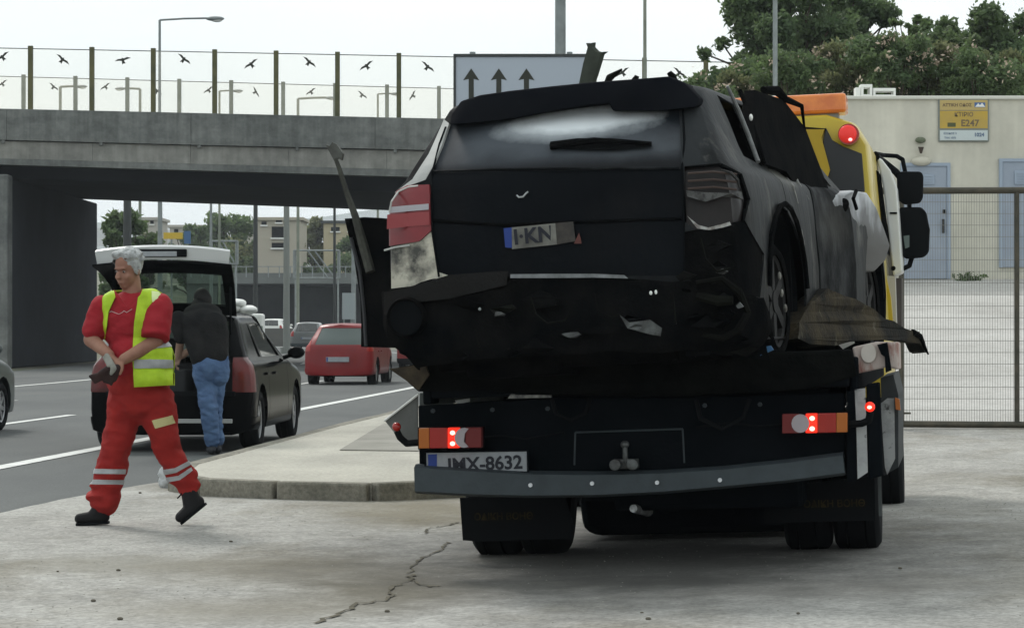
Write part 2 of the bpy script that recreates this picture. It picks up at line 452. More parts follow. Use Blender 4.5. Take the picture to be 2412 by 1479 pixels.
# ================================================================== MATERIALS
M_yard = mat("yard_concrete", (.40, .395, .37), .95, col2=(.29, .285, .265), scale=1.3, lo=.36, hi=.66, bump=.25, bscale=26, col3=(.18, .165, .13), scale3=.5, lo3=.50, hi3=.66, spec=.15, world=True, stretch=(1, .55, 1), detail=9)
M_gnd = mat("dry_ground", (.16, .15, .12), .95, col2=(.09, .1, .065), scale=.3, bump=.3, world=True)
M_road = mat("asphalt", (.105, .112, .110), .9, col2=(.075, .081, .082), scale=.5, bump=.2, bscale=60, spec=.3, col3=(.115, .12, .115), scale3=.13, world=True, stretch=(1, .3, 1))
M_line = mat("road_paint", (.68, .69, .66), .8, col2=(.5, .51, .5), scale=5, world=True)
M_pave = mat("pavement_slab", (.44, .425, .37), .93, col2=(.33, .32, .28), scale=1.1, bump=.25, bscale=30, spec=.2, world=True, col3=(.24, .23, .2), scale3=.5, lo3=.56, hi3=.75, stretch=(1, .4, 1))
M_kerb = mat("kerb_concrete", (.25, .235, .195), .93, col2=(.15, .145, .12), scale=3.2, bump=.3, bscale=30, world=True)
M_crack = mat("crack_dirt", (.05, .045, .03), .95, col2=(.12, .11, .08), scale=9, world=True)
M_conc = mat("bridge_concrete", (.215, .225, .215), .9, col2=(.13, .14, .135), scale=.35, bump=.3, bscale=6, world=True, stretch=(.6, 1, 1.8), col3=(.11, .115, .115), scale3=.7, lo3=.55, hi3=.8)
M_conc2 = mat("bridge_concrete_pale", (.30, .30, .275), .9, col2=(.22, .22, .205), scale=.5, bump=.3, bscale=6, world=True, stretch=(.8, 1, 1))
M_conc3 = mat("shaded_concrete", (.04, .045, .055), .95, spec=.1, col2=(.028, .032, .04), scale=.4, world=True)  # bridge concrete with the shade below the deck put into its colour
M_post = mat("post_olive", (.065, .07, .035), .6, col2=(.13, .12, .05), scale=1.4, world=True)
M_postg = mat("post_pale", (.26, .28, .23), .6, col2=(.17, .19, .15), scale=1.5, world=True)
M_bird = mat("bird_sticker", (.035, .038, .03), .8)
M_wire = mat("cable_grey", (.12, .13, .12), .6)
M_galv = mat("galvanised_steel", (.26, .29, .29), .55, .3, col2=(.2, .22, .22), scale=3)
M_dkpole = mat("dark_pole_paint", (.045, .05, .05), .6)
M_wall = mat("cream_render", (.63, .61, .52), .9, col2=(.56, .545, .465), scale=.5, bump=.08, world=True, spec=.2)
M_blue = mat("blue_door_paint", (.30, .345, .41), .6, col2=(.26, .305, .37), scale=2)
M_blue2 = mat("blue_panel_paint", (.30, .36, .44), .55)
M_white = mat("white_paint", (.72, .73, .70), .5)
M_black = mat("black_rubber", (.006, .007, .008), .8, spec=.08)
M_dark = mat("dark_recess", (.006, .007, .008), .9, spec=.05)
M_gate = mat("gate_steel", (.05, .05, .04), .6, .3, col2=(.09, .08, .06), scale=6)
M_ramp = mat("ramp_concrete", (.47, .46, .44), .92, col2=(.38, .37, .35), scale=.7, bump=.15, world=True, col3=(.3, .29, .27), scale3=.35, lo3=.58, hi3=.8)
M_leaf = mat("leaf_green", (.13, .19, .07), .6, col2=(.07, .11, .045), scale=1.2, world=True, spec=.3)
M_leaf2 = mat("leaf_deep", (.075, .12, .055), .6, col2=(.11, .155, .065), scale=1.0, world=True, spec=.3)
M_leaf3 = mat("leaf_olive", (.17, .18, .09), .7, col2=(.11, .13, .06), scale=1.0, world=True, spec=.2)
M_blos = mat("oleander_blossom", (.52, .42, .33), .7, col2=(.40, .33, .25), scale=2, world=True)
M_bark = mat("bark", (.07, .055, .04), .9, col2=(.04, .03, .025), scale=5, bump=.5)
pane_m = bpy.data.materials.new("noise_screen_glass"); pane_m.use_nodes = True
t = pane_m.node_tree; t.nodes.clear(); o_ = t.nodes.new("ShaderNodeOutputMaterial"); a_ = t.nodes.new("ShaderNodeBsdfTransparent"); a_.inputs[0].default_value = (.985, .975, .95, 1)
b_ = t.nodes.new("ShaderNodeBsdfTranslucent"); b_.inputs[0].default_value = (.9, .87, .74, 1); c_ = t.nodes.new("ShaderNodeMixShader"); c_.inputs[0].default_value = .10
t.links.new(a_.outputs[0], c_.inputs[1]); t.links.new(b_.outputs[0], c_.inputs[2]); t.links.new(c_.outputs[0], o_.inputs[0])

def speckle(m, sc, lo, hi, k, st=None):
    """fine grain of the cast surface over the larger tones"""
    t = m.node_tree; b = t.nodes['Principled BSDF']; cur = b.inputs['Base Color'].links[0].from_socket; g = t.nodes.new("ShaderNodeNewGeometry")
    n = t.nodes.new("ShaderNodeTexNoise"); n.inputs['Scale'].default_value = sc; n.inputs['Detail'].default_value = 3; n.inputs['Roughness'].default_value = .7; t.links.new(g.outputs['Position'], n.inputs[0])
    if st:
        mp_ = t.nodes.new('ShaderNodeMapping'); mp_.inputs['Scale'].default_value = st; t.links.new(g.outputs['Position'], mp_.inputs[0]); t.links.new(mp_.outputs[0], n.inputs[0])
    r = t.nodes.new("ShaderNodeMapRange"); r.inputs[1].default_value = lo; r.inputs[2].default_value = hi; r.inputs[3].default_value = 1 - k; r.inputs[4].default_value = 1 + k * .5; t.links.new(n.outputs[0], r.inputs[0])
    x = t.nodes.new("ShaderNodeVectorMath"); x.operation = 'SCALE'; t.links.new(cur, x.inputs[0]); t.links.new(r.outputs[0], x.inputs['Scale']); t.links.new(x.outputs[0], b.inputs['Base Color'])
for m_, sc_, k_ in ((M_yard, 34, .30), (M_yard, 7, .16), (M_pave, 30, .2), (M_ramp, 12, .14), (M_road, 45, .22), (M_conc, 3.0, .22), (M_conc2, 3.0, .16), (M_kerb, 30, .3), (M_wall, 5, .05), (M_leaf, 9, .45), (M_leaf2, 9, .45), (M_leaf3, 9, .4)): speckle(m_, sc_, .34, .66, k_)
speckle(M_conc, 1.0, .42, .66, .20, (2.4, 1, .16)); speckle(M_conc2, 1.0, .45, .66, .15, (2.0, 1, .14)); speckle(M_wall, 1.0, .45, .7, .10, (1.8, 1, .15)); speckle(M_wall, .6, .4, .7, .08)
for m_ in (M_leaf, M_leaf2, M_leaf3):                    # leaves let light through
    t = m_.node_tree; b = t.nodes['Principled BSDF']; tr_ = t.nodes.new("ShaderNodeBsdfTranslucent"); x = t.nodes.new("ShaderNodeMixShader"); x.inputs[0].default_value = .45
    sc_ = t.nodes.new("ShaderNodeVectorMath"); sc_.operation = 'SCALE'; sc_.inputs['Scale'].default_value = 1.5; t.links.new(b.inputs['Base Color'].links[0].from_socket, sc_.inputs[0]); t.links.new(sc_.outputs[0], tr_.inputs[0])
    o = t.nodes['Material Output']; t.links.new(b.outputs[0], x.inputs[1]); t.links.new(tr_.outputs[0], x.inputs[2]); t.links.new(x.outputs[0], o.inputs[0])
def smooth(a, b, x):
    t = min(1, max(0, (x - a) / (b - a))); return t * t * (3 - 2 * t)
def yard_z(x, y):
    z = .033 * max(0, x + .3) * (1 - .35 * smooth(14.5, 18, y)) if x < 3.2 else .1155 * (1 - .35 * smooth(14.5, 18, y)) + .006 * (x - 3.2)
    return z + .021 * max(0, y - 18) * smooth(1.5, 4, x)
def road_c(d):                                   # the solid edge line
    if d < 54: return -4.75 + .0844 * (d - 23.6)
    t = d - 54; return -2.19 + .0844 * t - .0018 * t * t
edge_pts = [(2, -5.2), (12, -4.15), (17.8, -3.58), (19.7, -3.31), (21.4, -2.95), (26.3, -2.45), (36.6, -1.5), (44, -.75), (54, .3)]
def road_edge(d):
    if d >= 54: return road_c(d) + 2.5
    for (a, xa), (b, xb) in zip(edge_pts, edge_pts[1:]):
        if a <= d <= b: return xa + (xb - xa) * (d - a) / (b - a)
    return -5.2

# ================================================================== GROUND
g = MB(); n = 60
xs = [-2600 + 5200 * i / n for i in range(n + 1)]; ys = [-300 + 5200 * (j / n)**1.6 for j in range(n + 1)]
g.add([(x, y, -.06) for y in ys for x in xs], [(j * (n + 1) + i, j * (n + 1) + i + 1, (j + 1) * (n + 1) + i + 1, (j + 1) * (n + 1) + i) for j in range(n) for i in range(n)])
structure('ground', g, M_gnd)
# road sheet
g = MB(); ds = [-20, 0] + [2 + i * 2 for i in range(140)]; rows = []
for d in ds:
    l = road_c(d) - 13.5; r = road_edge(d) + (.35 if d < 54 else 0)
    rows.append([(l + (r - l) * i / 8, d, -.004) for i in range(9)])
g.add([p for rw in rows for p in rw], [(j * 9 + i, j * 9 + i + 1, (j + 1) * 9 + i + 1, (j + 1) * 9 + i) for j in range(len(rows) - 1) for i in range(8)])
road = structure('road', g, M_road)
def strip(mb, off, d0, d1, wd=.16, z=.002):
    k = max(2, int((d1 - d0) / 2)); q = []
    for i in range(k + 1):
        d = d0 + (d1 - d0) * i / k; x = road_c(d) + off; q += [(x - wd / 2, d, z), (x + wd / 2, d, z)]
    mb.add(q, [(2 * i, 2 * i + 1, 2 * i + 3, 2 * i + 2) for i in range(k)])
part('edge_line', (lambda m: (strip(m, 0, 3, 270, .19), m)[1])(MB()), M_line, road)
starts = [d for d in range(-60, 270, 12)]
for off, ph in ((-2.95, 9.5), (-5.9, 5.0)):
    for s in starts:
        a = s + ph
        if a + 4 < 12 or a > 210: continue
        m = MB(); strip(m, off, a, a + 4.2, .15); part('lane_dash', m, M_line, road)
part('edge_line', (lambda m: (strip(m, -8.85, 3, 270, .17), m)[1])(MB()), M_line, road)

# yard: concrete sheet with the fall of the photograph
rows = []; yy = [2 + i * .4 for i in range(86)]
NX = 44
for y in yy:
    x0 = road_edge(y) + .05 * noise.noise(Vector((0, y * 1.7, 0))) * 2.2; x1 = 16
    rows.append([])
    for i in range(NX + 1):
        t = (i / NX); x = x0 + (x1 - x0) * t
        z = yard_z(x, y) + (.006 + .012 * noise.noise(Vector((x * .8, y * .5, 0))) * min(1, i / 3)) + (.002 if i else -.003)
        rows[-1].append((x, y, z))
g = MB().add([p for r in rows for p in r], [(j * (NX + 1) + i, j * (NX + 1) + i + 1, (j + 1) * (NX + 1) + i + 1, (j + 1) * (NX + 1) + i) for j in range(len(rows) - 1) for i in range(NX)])
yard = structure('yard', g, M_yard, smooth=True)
def yz(x, y): return yard_z(x, y) + .006 + .012 * noise.noise(Vector((x * .8, y * .5, 0)))
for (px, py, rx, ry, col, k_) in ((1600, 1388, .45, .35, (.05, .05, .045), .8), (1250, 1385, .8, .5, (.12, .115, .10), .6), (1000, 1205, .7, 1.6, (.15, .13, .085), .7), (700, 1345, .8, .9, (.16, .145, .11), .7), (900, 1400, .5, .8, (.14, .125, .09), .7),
        (560, 1440, .7, .5, (.19, .175, .14), .6), (250, 1330, .7, .6, (.21, .2, .165), .5), (2000, 1420, .9, .5, (.21, .20, .18), .5), (1520, 1330, 1.7, 2.6, (.06, .06, .058), .85)):  # yard dirt; the last entry paints in the shade under the lorry
    q = G(px, py); stain_or_light(M_yard, (q.x, q.y, 0), (rx, ry, 0), col, .9, 1.9, 1.1, 3.0, True, k_)
# ragged crack across the yard (dirt filled)
def crack(pts, w0, name='crack'):
    m = MB(); rnd = random.Random(len(pts)); P = []
    for i in range(len(pts) - 1):
        a, b = G(*pts[i]), G(*pts[i + 1])
        for k in range(6):
            t = k / 6; p = a.lerp(b, t); P.append(Vector((p.x + rnd.uniform(-.02, .02), p.y + rnd.uniform(-.05, .05), 0)))
    q = []
    for i, p in enumerate(P):
        w_ = w0 * (.12 + .6 * rnd.random()**1.5); z = yz(p.x, p.y) + .008
        d = (P[min(i + 1, len(P) - 1)] - P[max(i - 1, 0)]); nn = Vector((-d.y, d.x, 0)).normalized() if d.length else Vector((1, 0, 0))
        a = p + nn * w_; b = p - nn * w_; q += [(a.x, a.y, z), (b.x, b.y, z)]
    m.add(q, [(2 * i, 2 * i + 1, 2 * i + 3, 2 * i + 2) for i in range(len(P) - 1)])
    part(name, m, M_crack, yard)
crack([(1083, 1233), (1040, 1245), (1005, 1250), (1000, 1265)], .022)
crack([(1052, 1283), (1048, 1295), (1005, 1315), (975, 1330), (965, 1350), (970, 1368), (930, 1385), (915, 1420), (850, 1425), (790, 1455), (735, 1474)], .022)
crack([(970, 1368), (1005, 1385), (1035, 1382)], .014)
crack([(620, 1334), (760, 1330), (905, 1333)], .006)

# raised pavement with kerb stones
isl = [(-2.62, 20.1), (-2.35, 19.55), (-1.75, 19.2), (-1.05, 19.0), (-.35, 19.45), (.3, 20.6), (1.1, 23), (2.6, 27), (2.2, 44), (-.6, 44), (-1.42, 36.6), (-1.98, 30.8), (-2.33, 26.3), (-2.7, 21.6)]
g = MB().prism([(x, y, -.03) for x, y in isl], (0, 0, .168)); pav = structure('pavement', g, M_pave)
ring_ = [0, 1, 2, 3, 4, 5, 6]
pts = [Vector((x, y, 0)) for x, y in isl]
def kerb_run(idx):
    for a, b in zip(idx, idx[1:]):
        p, q = pts[a], pts[b]; ln = (q - p).length; k = max(1, round(ln / 1.0))
        for i in range(k):
            s, e = p.lerp(q, i / k), p.lerp(q, (i + 1) / k); dr = (e - s).normalized(); nn = Vector((dr.y, -dr.x, 0))
            m = MB(); c = (s + e) / 2 + nn * .02; c.z = .058
            m.box(c, ((e - s).length - .012, .15, .17), rz=math.atan2(dr.y, dr.x))
            part('kerbstone', m, M_kerb, pav, bevel=.018, jitter=.006)
kerb_run([13, 0, 1, 2, 3, 4, 5, 6]); kerb_run([9, 10, 11, 12, 13])
m = MB(); q = [G(800, 1060, .142), G(985, 1062, .142), G(1100, 1000, .142), G(985, 985, .142), G(900, 1000, .142)]
m.prism(q, (0, 0, .006)); part('patch', m, mat("pavement_patch", (.2, .195, .17), .95, col2=(.27, .26, .23), scale=2, world=True), pav)

# sloping concrete beyond the gate
g = MB(); rows = []
for j in range(12):
    y = 26.3 + 21.4 * j / 11; rows.append([(x, y, yz(min(x, 16), 26.3) * 0 + .25 + 1.9 * j / 11 + .01 * (x - 4)) for x in (2.8, 5, 8, 12, 17)])
g.add([p for r in rows for p in r], [(j * 5 + i, j * 5 + i + 1, (j + 1) * 5 + i + 1, (j + 1) * 5 + i) for j in range(11) for i in range(4)])
g.add([(2.8, 26.3, .24), (2.8, 47.7, 2.14), (2.8, 47.7, -.05), (2.8, 26.3, -.05)], [(0, 1, 2, 3)])
structure('ramp', g, M_ramp, smooth=False)
# embankment under the hedge and trees
g = MB(); rows = []
for j in range(8):
    y = 47.9 + 7 * j; z = [0, 2.5, 4.2, 5.6, 6.4, 6.8, 7, 7][j]
    rows.append([(x, y, z * smooth(1.5, 7, x) - .05) for x in (1, 3, 5, 7, 9, 14, 30, 60)])
g.add([p for r in rows for p in r], [(j * 8 + i, j * 8 + i + 1, (j + 1) * 8 + i + 1, (j + 1) * 8 + i) for j in range(7) for i in range(7)])
structure('embankment', g, M_gnd, smooth=True)

# ================================================================== OVERPASS
YN, YF = 83.0, 101.0
def wy(px, py, y): return W(px, py, y)
BX0, BX1 = -1720, 2350
def strip_quad(py0, s0, py1, s1, y, th, x0=BX0, x1=BX1, ref=72):
    f = lambda px, py, s: wy(px, py + s * (px - ref), y)
    return [f(x0, py0, s0), f(x1, py0, s0), f(x1, py1, s1), f(x0, py1, s1)]
br = empty('overpass', (0, YN, 0), 'grey concrete road bridge crossing over the motorway with a glass screen of bird stickers', 'bridge')
def badd(name, mb, m, **k):
    mb.v = [(v[0], v[1] - YN, v[2]) for v in mb.v]; return part(name, mb, m, br, **k)
# upper parapet fascia cast in lengths
zt0 = lambda px, py, s, y: wy(px, py + s * (px - 72), y)
px = BX0
while px < BX1:
    e = px + 434; m = MB()
    q = [zt0(px + .25, 258, .022, YN - .02), zt0(e - .25, 258, .022, YN - .02), zt0(e - .25, 332, .024, YN - .02), zt0(px + .25, 332, .024, YN - .02)]
    m.prism(q, (0, .55, 0)); badd('parapet_block', m, M_conc, bevel=.01, jitter=.015); px = e
px = BX0 + 90
while px < BX1:
    e = px + 231; m = MB()
    q = [zt0(px + .2, 334, .024, YN + .1), zt0(e - .2, 334, .024, YN + .1), zt0(e - .2, 376, .027, YN + .1), zt0(px + .2, 376, .027, YN + .1)]
    m.prism(q, (0, .6, 0)); badd('fascia_panel', m, M_conc2, bevel=.008); 
    # short drip notch / bracket under the ledge
    k = MB(); a = zt0(px + 20, 333, .024, YN + .02); k.box((a.x, a.y, a.z - .03), (.12, .06, .14)); badd('drain_spout', k, M_conc, bevel=.03)
    px = e
m = MB(); m.prism([zt0(BX0, 376, .027, YN + .02), zt0(BX1, 376, .027, YN + .02), zt0(BX1, 390, .03, YN + .02), zt0(BX0, 390, .03, YN + .02)], (0, .7, 0)); badd('drip_edge', m, M_conc)
# deck and box girder
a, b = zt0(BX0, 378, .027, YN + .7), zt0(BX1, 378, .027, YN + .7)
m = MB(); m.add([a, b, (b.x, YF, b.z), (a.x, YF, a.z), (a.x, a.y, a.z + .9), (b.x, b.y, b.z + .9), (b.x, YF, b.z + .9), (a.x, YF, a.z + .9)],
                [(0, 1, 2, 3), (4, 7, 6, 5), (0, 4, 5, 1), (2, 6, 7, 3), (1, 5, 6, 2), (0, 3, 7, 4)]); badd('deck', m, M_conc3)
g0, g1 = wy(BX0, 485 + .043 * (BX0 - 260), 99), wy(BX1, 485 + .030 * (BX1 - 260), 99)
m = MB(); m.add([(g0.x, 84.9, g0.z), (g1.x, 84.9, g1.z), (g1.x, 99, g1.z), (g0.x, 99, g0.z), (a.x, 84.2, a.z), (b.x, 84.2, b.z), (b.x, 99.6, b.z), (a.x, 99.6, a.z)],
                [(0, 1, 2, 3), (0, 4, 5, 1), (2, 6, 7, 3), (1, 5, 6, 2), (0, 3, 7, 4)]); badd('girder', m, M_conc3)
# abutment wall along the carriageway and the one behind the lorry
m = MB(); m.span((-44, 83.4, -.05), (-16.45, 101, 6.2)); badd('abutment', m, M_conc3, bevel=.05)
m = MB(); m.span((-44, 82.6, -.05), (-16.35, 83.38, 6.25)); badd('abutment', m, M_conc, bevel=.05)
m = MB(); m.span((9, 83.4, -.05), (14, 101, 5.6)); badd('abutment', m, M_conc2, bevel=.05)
# screens
def bird_mb(px, py, y, ang, s):
    c = wy(px, py, y); m = MB(); ca, sa = math.cos(ang), math.sin(ang)
    shape = [(-.20, .015), (-.11, .05), (-.02, .035), (0, .06), (.03, .03), (.12, .045), (.21, .0), (.12, -.005), (.03, -.02), (.045, -.10), (.0, -.085), (-.04, -.11), (-.025, -.02), (-.11, .005)]
    m.prism([(c.x + s * (x * ca - z * sa), y, c.z + s * (x * sa + z * ca)) for x, z in shape], (0, .006, 0)); return m
def screen(x0, step, cnt, ytop, ybot, Y, pm, postw, s_t, s_b, birds, bs):
    tops = []
    for i in range(cnt):
        px = x0 + step * i; a = wy(px, ytop + s_t * (px - 72), Y); b = wy(px, ybot + s_b * (px - 72), Y); tops.append((px, a, b))
        m = MB(); m.span((a.x - postw / 2, Y - .08, b.z - .1), (a.x + postw / 2, Y + .08, a.z)); badd('screen_post', m, pm)
    for i in range(cnt - 1):
        (pa, a, b), (pb, c, d) = tops[i], tops[i + 1]; o = .1
        m = MB(); m.add([(a.x + o, Y, b.z), (c.x - o, Y, d.z), (c.x - o, Y, c.z - .1), (a.x + o, Y, a.z - .1)], [(0, 1, 2, 3)])
        pn = badd('glass_pane', m, pane_m)
        m = MB(); m.cyl((a.x, Y - .02, a.z - .09), (c.x, Y - .02, c.z - .09), .016, n=6); badd('top_wire', m, M_wire)
        if i < len(birds) and birds[i]:
            bx, by, an = birds[i]; m = bird_mb(bx, by, Y - .012, an, bs); m.v = [(v[0], v[1] - YN, v[2]) for v in m.v]; part('bird_sticker', m, M_bird, pn)
up, dn, fl = R(38), R(-38), R(14)
nb = [(5 - 145, 134, dn), (5, 135, up), (147, 141, dn), (289, 142, fl), (433, 140, dn), (591, 152, up), (728, 147, dn), (863, 156, up), (1007, 158, dn), (1150, 163, up), (1300, 165, dn), (1466, 172, up), (1600, 172, dn), (1720, 180, up)]
screen(72 - 144.6 * 2, 144.6, 15, 109, 262, YN + .2, M_post, .15, .0195, .022, [None] + nb, 1.35)
fb = [(-110, 196, up), (5, 198, up), (126, 205, dn), (248, 205, up), (370, 215, dn), (491, 213, up), (602, 217, R(-60)), (732, 217, up), (853, 224, dn), (972, 226, R(62)), (1100, 232, dn)]
screen(55.5 - 122.3 * 2, 122.3, 18, 177, 275, YF - .2, M_postg, .15, .0275, .022, [None] + fb, 1.2)
for i in range(14):                                   # posts of the road sign line seen between the two screens
    pass

def lamp_post(pbase, ptop, pxx, Y, r0, r1, arm=None, label='', m=M_galv, zb=None, group=None):
    a = wy(pxx, pbase, Y); b = wy(pxx, ptop, Y)
    z0 = a.z if zb is None else zb
    e = empty('street_lamp', (a.x, Y, z0), label, 'street lamp', group)
    part('pole', MB().cyl((0, 0, 0), (0, 0, b.z - z0), r0, r1, 12), m, e, smooth=40)
    part('base_plate', MB().cyl((0, 0, 0), (0, 0, .12), r0 * 1.7, n=8), m, e)
    if arm is None: arm = 1.8
    part('arm', MB().tube([(0, 0, b.z - z0), (arm * .5, 0, b.z - z0 + .03 * abs(arm)), (arm, 0, b.z - z0 + .04 * abs(arm))], r1 * .8, 8), m, e, smooth=40)
    s = 1 if arm > 0 else -1
    part('lamp_head', MB().ball((arm + .25 * s, 0, b.z - z0 + .04 * abs(arm) - .02), (.34, .13, .09), 8, 12), M_galv, e, smooth=True)
    part('lens', MB().ball((arm + .32 * s, 0, b.z - z0 + .04 * abs(arm) - .08), (.2, .1, .07), 6, 10), M_white, e, smooth=True)
    return e
deckz = wy(375, 260, 92).z - .5
lamp_post(260, 48, 376, 92, .055, .045, 1.75, 'thin grey lamp post with a long level arm standing on the bridge', zb=deckz)
lamp_post(260, 205, 142, 140, .10, .08, .9, 'small far lamp post seen through the bridge screens at the left', m=M_postg, zb=0)
lamp_post(260, 210, 330, 150, .10, .08, -.9, 'short far lamp mast showing between the third and second bridge posts', m=M_postg, zb=0)
lamp_post(260, 215, 517, 150, .08, .06, .8, 'far lamp mast seen just right of the fourth bridge post', m=M_postg, zb=0)
lamp_post(270, 233, 702, 145, .09, .08, 1.6, 'far lamp post with its arm pointing right behind the bridge glass', m=M_postg, zb=0)
lamp_post(270, 222, 890, 150, .08, .06, .8, 'far lamp mast showing low behind the last bird sticker before the road sign', m=M_postg, zb=0)
lamp_post(250, -170, 1519, YN - .9, .075, .05, 1.8, 'slim dark green lamp post rising behind the roof of the burnt car', m=M_postg, zb=0)
lamp_post(250, -170, 1826, 52, .055, .045, 1.8, 'slim grey lamp post standing before the tree crowns', zb=4.0)
e = lamp_post(250, -260, 1320, 66, .15, .14, 2.2, 'thick grey lamp column rising behind the lane arrow sign', zb=0)

# ================================================================== LANE SIGN
Y = 60; a = W(1068, 128, Y); b = W(1402, 128, Y); c = W(1068, 300, Y)
sg = empty('road_sign', (a.x, Y, 0), 'large pale lane sign with three dark arrows pointing up above the burnt car', 'road sign')
wd = b.x - a.x
part('sign_panel', MB().span((.03, -.03, c.z), (wd - .03, .03, a.z - .04)), mat("sign_face", (.40, .45, .52), .5), sg)
fr = MB().span((0, -.06, a.z - .07), (wd, .05, a.z)).span((0, -.06, c.z - .06), (.06, .05, a.z - .07)).span((wd - .06, -.06, c.z - .06), (wd, .05, a.z - .07)).span((.06, -.06, c.z - .06), (wd - .06, .05, c.z))
part('sign_frame', fr, M_dkpole, sg, bevel=.01)
for ax in (1110, 1175, 1240):
    def P(px, py): q = W(px, py, Y); return (q.x - a.x, -.036, q.z)
    m = MB().prism([P(ax, 162), P(ax + 19, 190), P(ax + 6, 187), P(ax + 6, 240), P(ax - 6, 240), P(ax - 6, 187), P(ax - 19, 190)], (0, .004, 0))
    part('arrow', m, M_bird, sg)
for x in (.45, wd - .6): part('post', MB().cyl((x, .12, 0), (x, .12, a.z + .06), .07, n=10), M_galv, sg)

# ================================================================== GATE, BUILDING
gy = 26.0; GL = W(2130, 1005, gy); GT = W(2130, 450, gy)
gt = empty('mesh_gate', (GL.x, gy, GL.z), 'tall dark framed wire mesh gate closing off the sloping yard on the right', 'gate')
gw = 4.3; gh = GT.z - GL.z; sx = (2400 - 2130) / 6000 * gy
part('gate_rail', MB().cyl((-.25, 0, gh), (gw, 0, gh + .02), .035), M_gate, gt, smooth=40); part('gate_rail', MB().cyl((-.25, 0, .03), (gw, 0, .0), .035), M_gate, gt, smooth=40)
for x in (-.03, sx - .02, sx * 2): part('gate_upright', MB().cyl((x, 0, .02), (x, 0, gh), .028, n=10), M_gate, gt, smooth=40)
part('gate_post', MB().cyl((-.12, .1, -.15), (-.12, .1, gh * .86), .05, n=10), M_gate, gt, smooth=40)
m = MB(); x = 0
while x < gw: m.box((x, 0, gh / 2), (.0036, .0036, gh)); x += .0265
z = .05
while z < gh: m.box((gw / 2, .004, z), (gw, .0048, .0048)); z += .118
part('wire_mesh', m, mat("mesh_wire", (.20, .20, .18), .6), gt, kind='stuff')
part('hinge', MB().box((-.07, .03, .25), (.12, .05, .05)).box((-.07, .03, gh * .6), (.12, .05, .05)), M_gate, gt)
part('latch_bolt', MB().box((-.02, -.03, .14), (.16, .03, .02)).box((-.02, -.03, -.05), (.16, .03, .02)), M_gate, gt)

by = 47.6; B = lambda px, py, y=by: W(px, py, y)
z0 = 1.9; zt = B(2200, 229).z; xl = B(1790, 300).x
bd = empty('service_building', (xl, by, z0), 'low cream rendered service building with blue doors behind the mesh gate', 'building')
def bl(p): return (p[0] - xl, p[1] - by, p[2] - z0)
part('wall', MB().span((0, 0, -.3), (14, 8, zt - z0 - .05)), M_wall, bd)
part('roof_edge', MB().span((-.05, -.06, zt - z0 - .05), (14.05, 8.05, zt - z0 + .02)), mat("roof_coping", (.6, .6, .54), .8), bd, bevel=.02)
part('plinth', MB().span((-.02, -.05, -.35), (14, 0, B(2200, 668).z - z0 + .02)), mat("plinth", (.42, .41, .37), .9), bd)
def door(x0, x1, yt, yb, ins, handle=None, hd=None):
    a = bl(B(x0, yt)); b = bl(B(x1, yb))
    d = part('door', MB().span((a[0], -.05, b[2]), (b[0], .02, a[2])), M_blue, bd, bevel=.01)
    f = MB().span((a[0] - .06, -.07, b[2]), (a[0], .02, a[2] + .06)).span((b[0], -.07, b[2]), (b[0] + .06, .02, a[2] + .06)).span((a[0], -.07, a[2]), (b[0], .02, a[2] + .06))
    part('door_frame', f, M_blue2, d)
    for (i0, i1, j0, j1) in ins:
        p = bl(B(i0, j0)); q = bl(B(i1, j1)); r = MB()
        r.span((p[0], -.075, q[2]), (q[0], -.05, p[2])); part('vent_panel', r, M_blue2, d, bevel=.008)
        zz = q[2] + .04
        lv = MB()
        while zz < p[2] - .03: lv.span((p[0] + .04, -.085, zz), (q[0] - .04, -.072, zz + .012)); zz += .05
        part('louvre', lv, M_blue, d)
    if handle:
        h = bl(B(*handle)); part('handle', MB().box((h[0], -.09, h[2]), (.035, .05, .26)).box((h[0] + .015, -.09, h[2] + .27), (.05, .05, .07)), M_black, d)
door(2128, 2230, 392, 657, [(2150, 2200, 412, 435)], (2220, 533))
door(2360, 2460, 382, 630, [(2388, 2440, 403, 435)])
# house sign
a = bl(B(2209, 233)); b = bl(B(2329, 335)); sw = b[0] - a[0]; shh = a[2] - b[2]
sgn = part('sign_board', MB().span((a[0], -.05, b[2]), (b[0], -.005, a[2])), mat("sign_backing", (.2, .22, .2), .5), bd, bevel=.02)
ys_ = mat("sign_yellow", (.50, .34, .05), .5, col2=(.42, .3, .08), scale=3)
part('sign_field', MB().span((a[0] + .03, -.056, a[2] - .27 * shh), (b[0] - .03, -.05, a[2] - .03)), mat("sign_ochre", (.46, .35, .14), .5), sgn)
part('sign_field', MB().span((a[0] + .03, -.056, a[2] - .69 * shh), (b[0] - .03, -.05, a[2] - .285 * shh)), ys_, sgn)
part('sign_field', MB().span((a[0] + .03, -.056, b[2] + .03), (b[0] - .03, -.05, a[2] - .735 * shh)), mat("sign_pale", (.5, .56, .56), .5), sgn)
ink = mat("sign_ink", (.16, .12, .07), .6); ink2 = mat("sign_ink_blue", (.12, .17, .25), .6)
def wtext(s, size, x, z, m, bold=.004):
    part('lettering', text_mb(s, size, Matrix.Translation((a[0] + x * sw, -.0585, a[2] - z * shh)) @ FACE, .0015, bold), m, sgn)
wtext("ATTIKH ΟΔΟΣ", .082, .37, .155, ink, .002); wtext("ΚΤΙΡΙΟ", .11, .50, .375, ink, .002); wtext("E247", .17, .62, .575, ink, .004); wtext("1024", .095, .80, .84, ink2)
wtext("ΕΞΟΔΟΣ 3", .05, .23, .81, ink2, .001); wtext("ΤΗΛ 1075", .05, .23, .91, ink2, .001)
part('lettering', MB().span((a[0] + .18 * sw, -.058, a[2] - .655 * shh), (a[0] + .34 * sw, -.056, a[2] - .56 * shh)), mat("sign_block", (.08, .09, .04), .6), sgn)
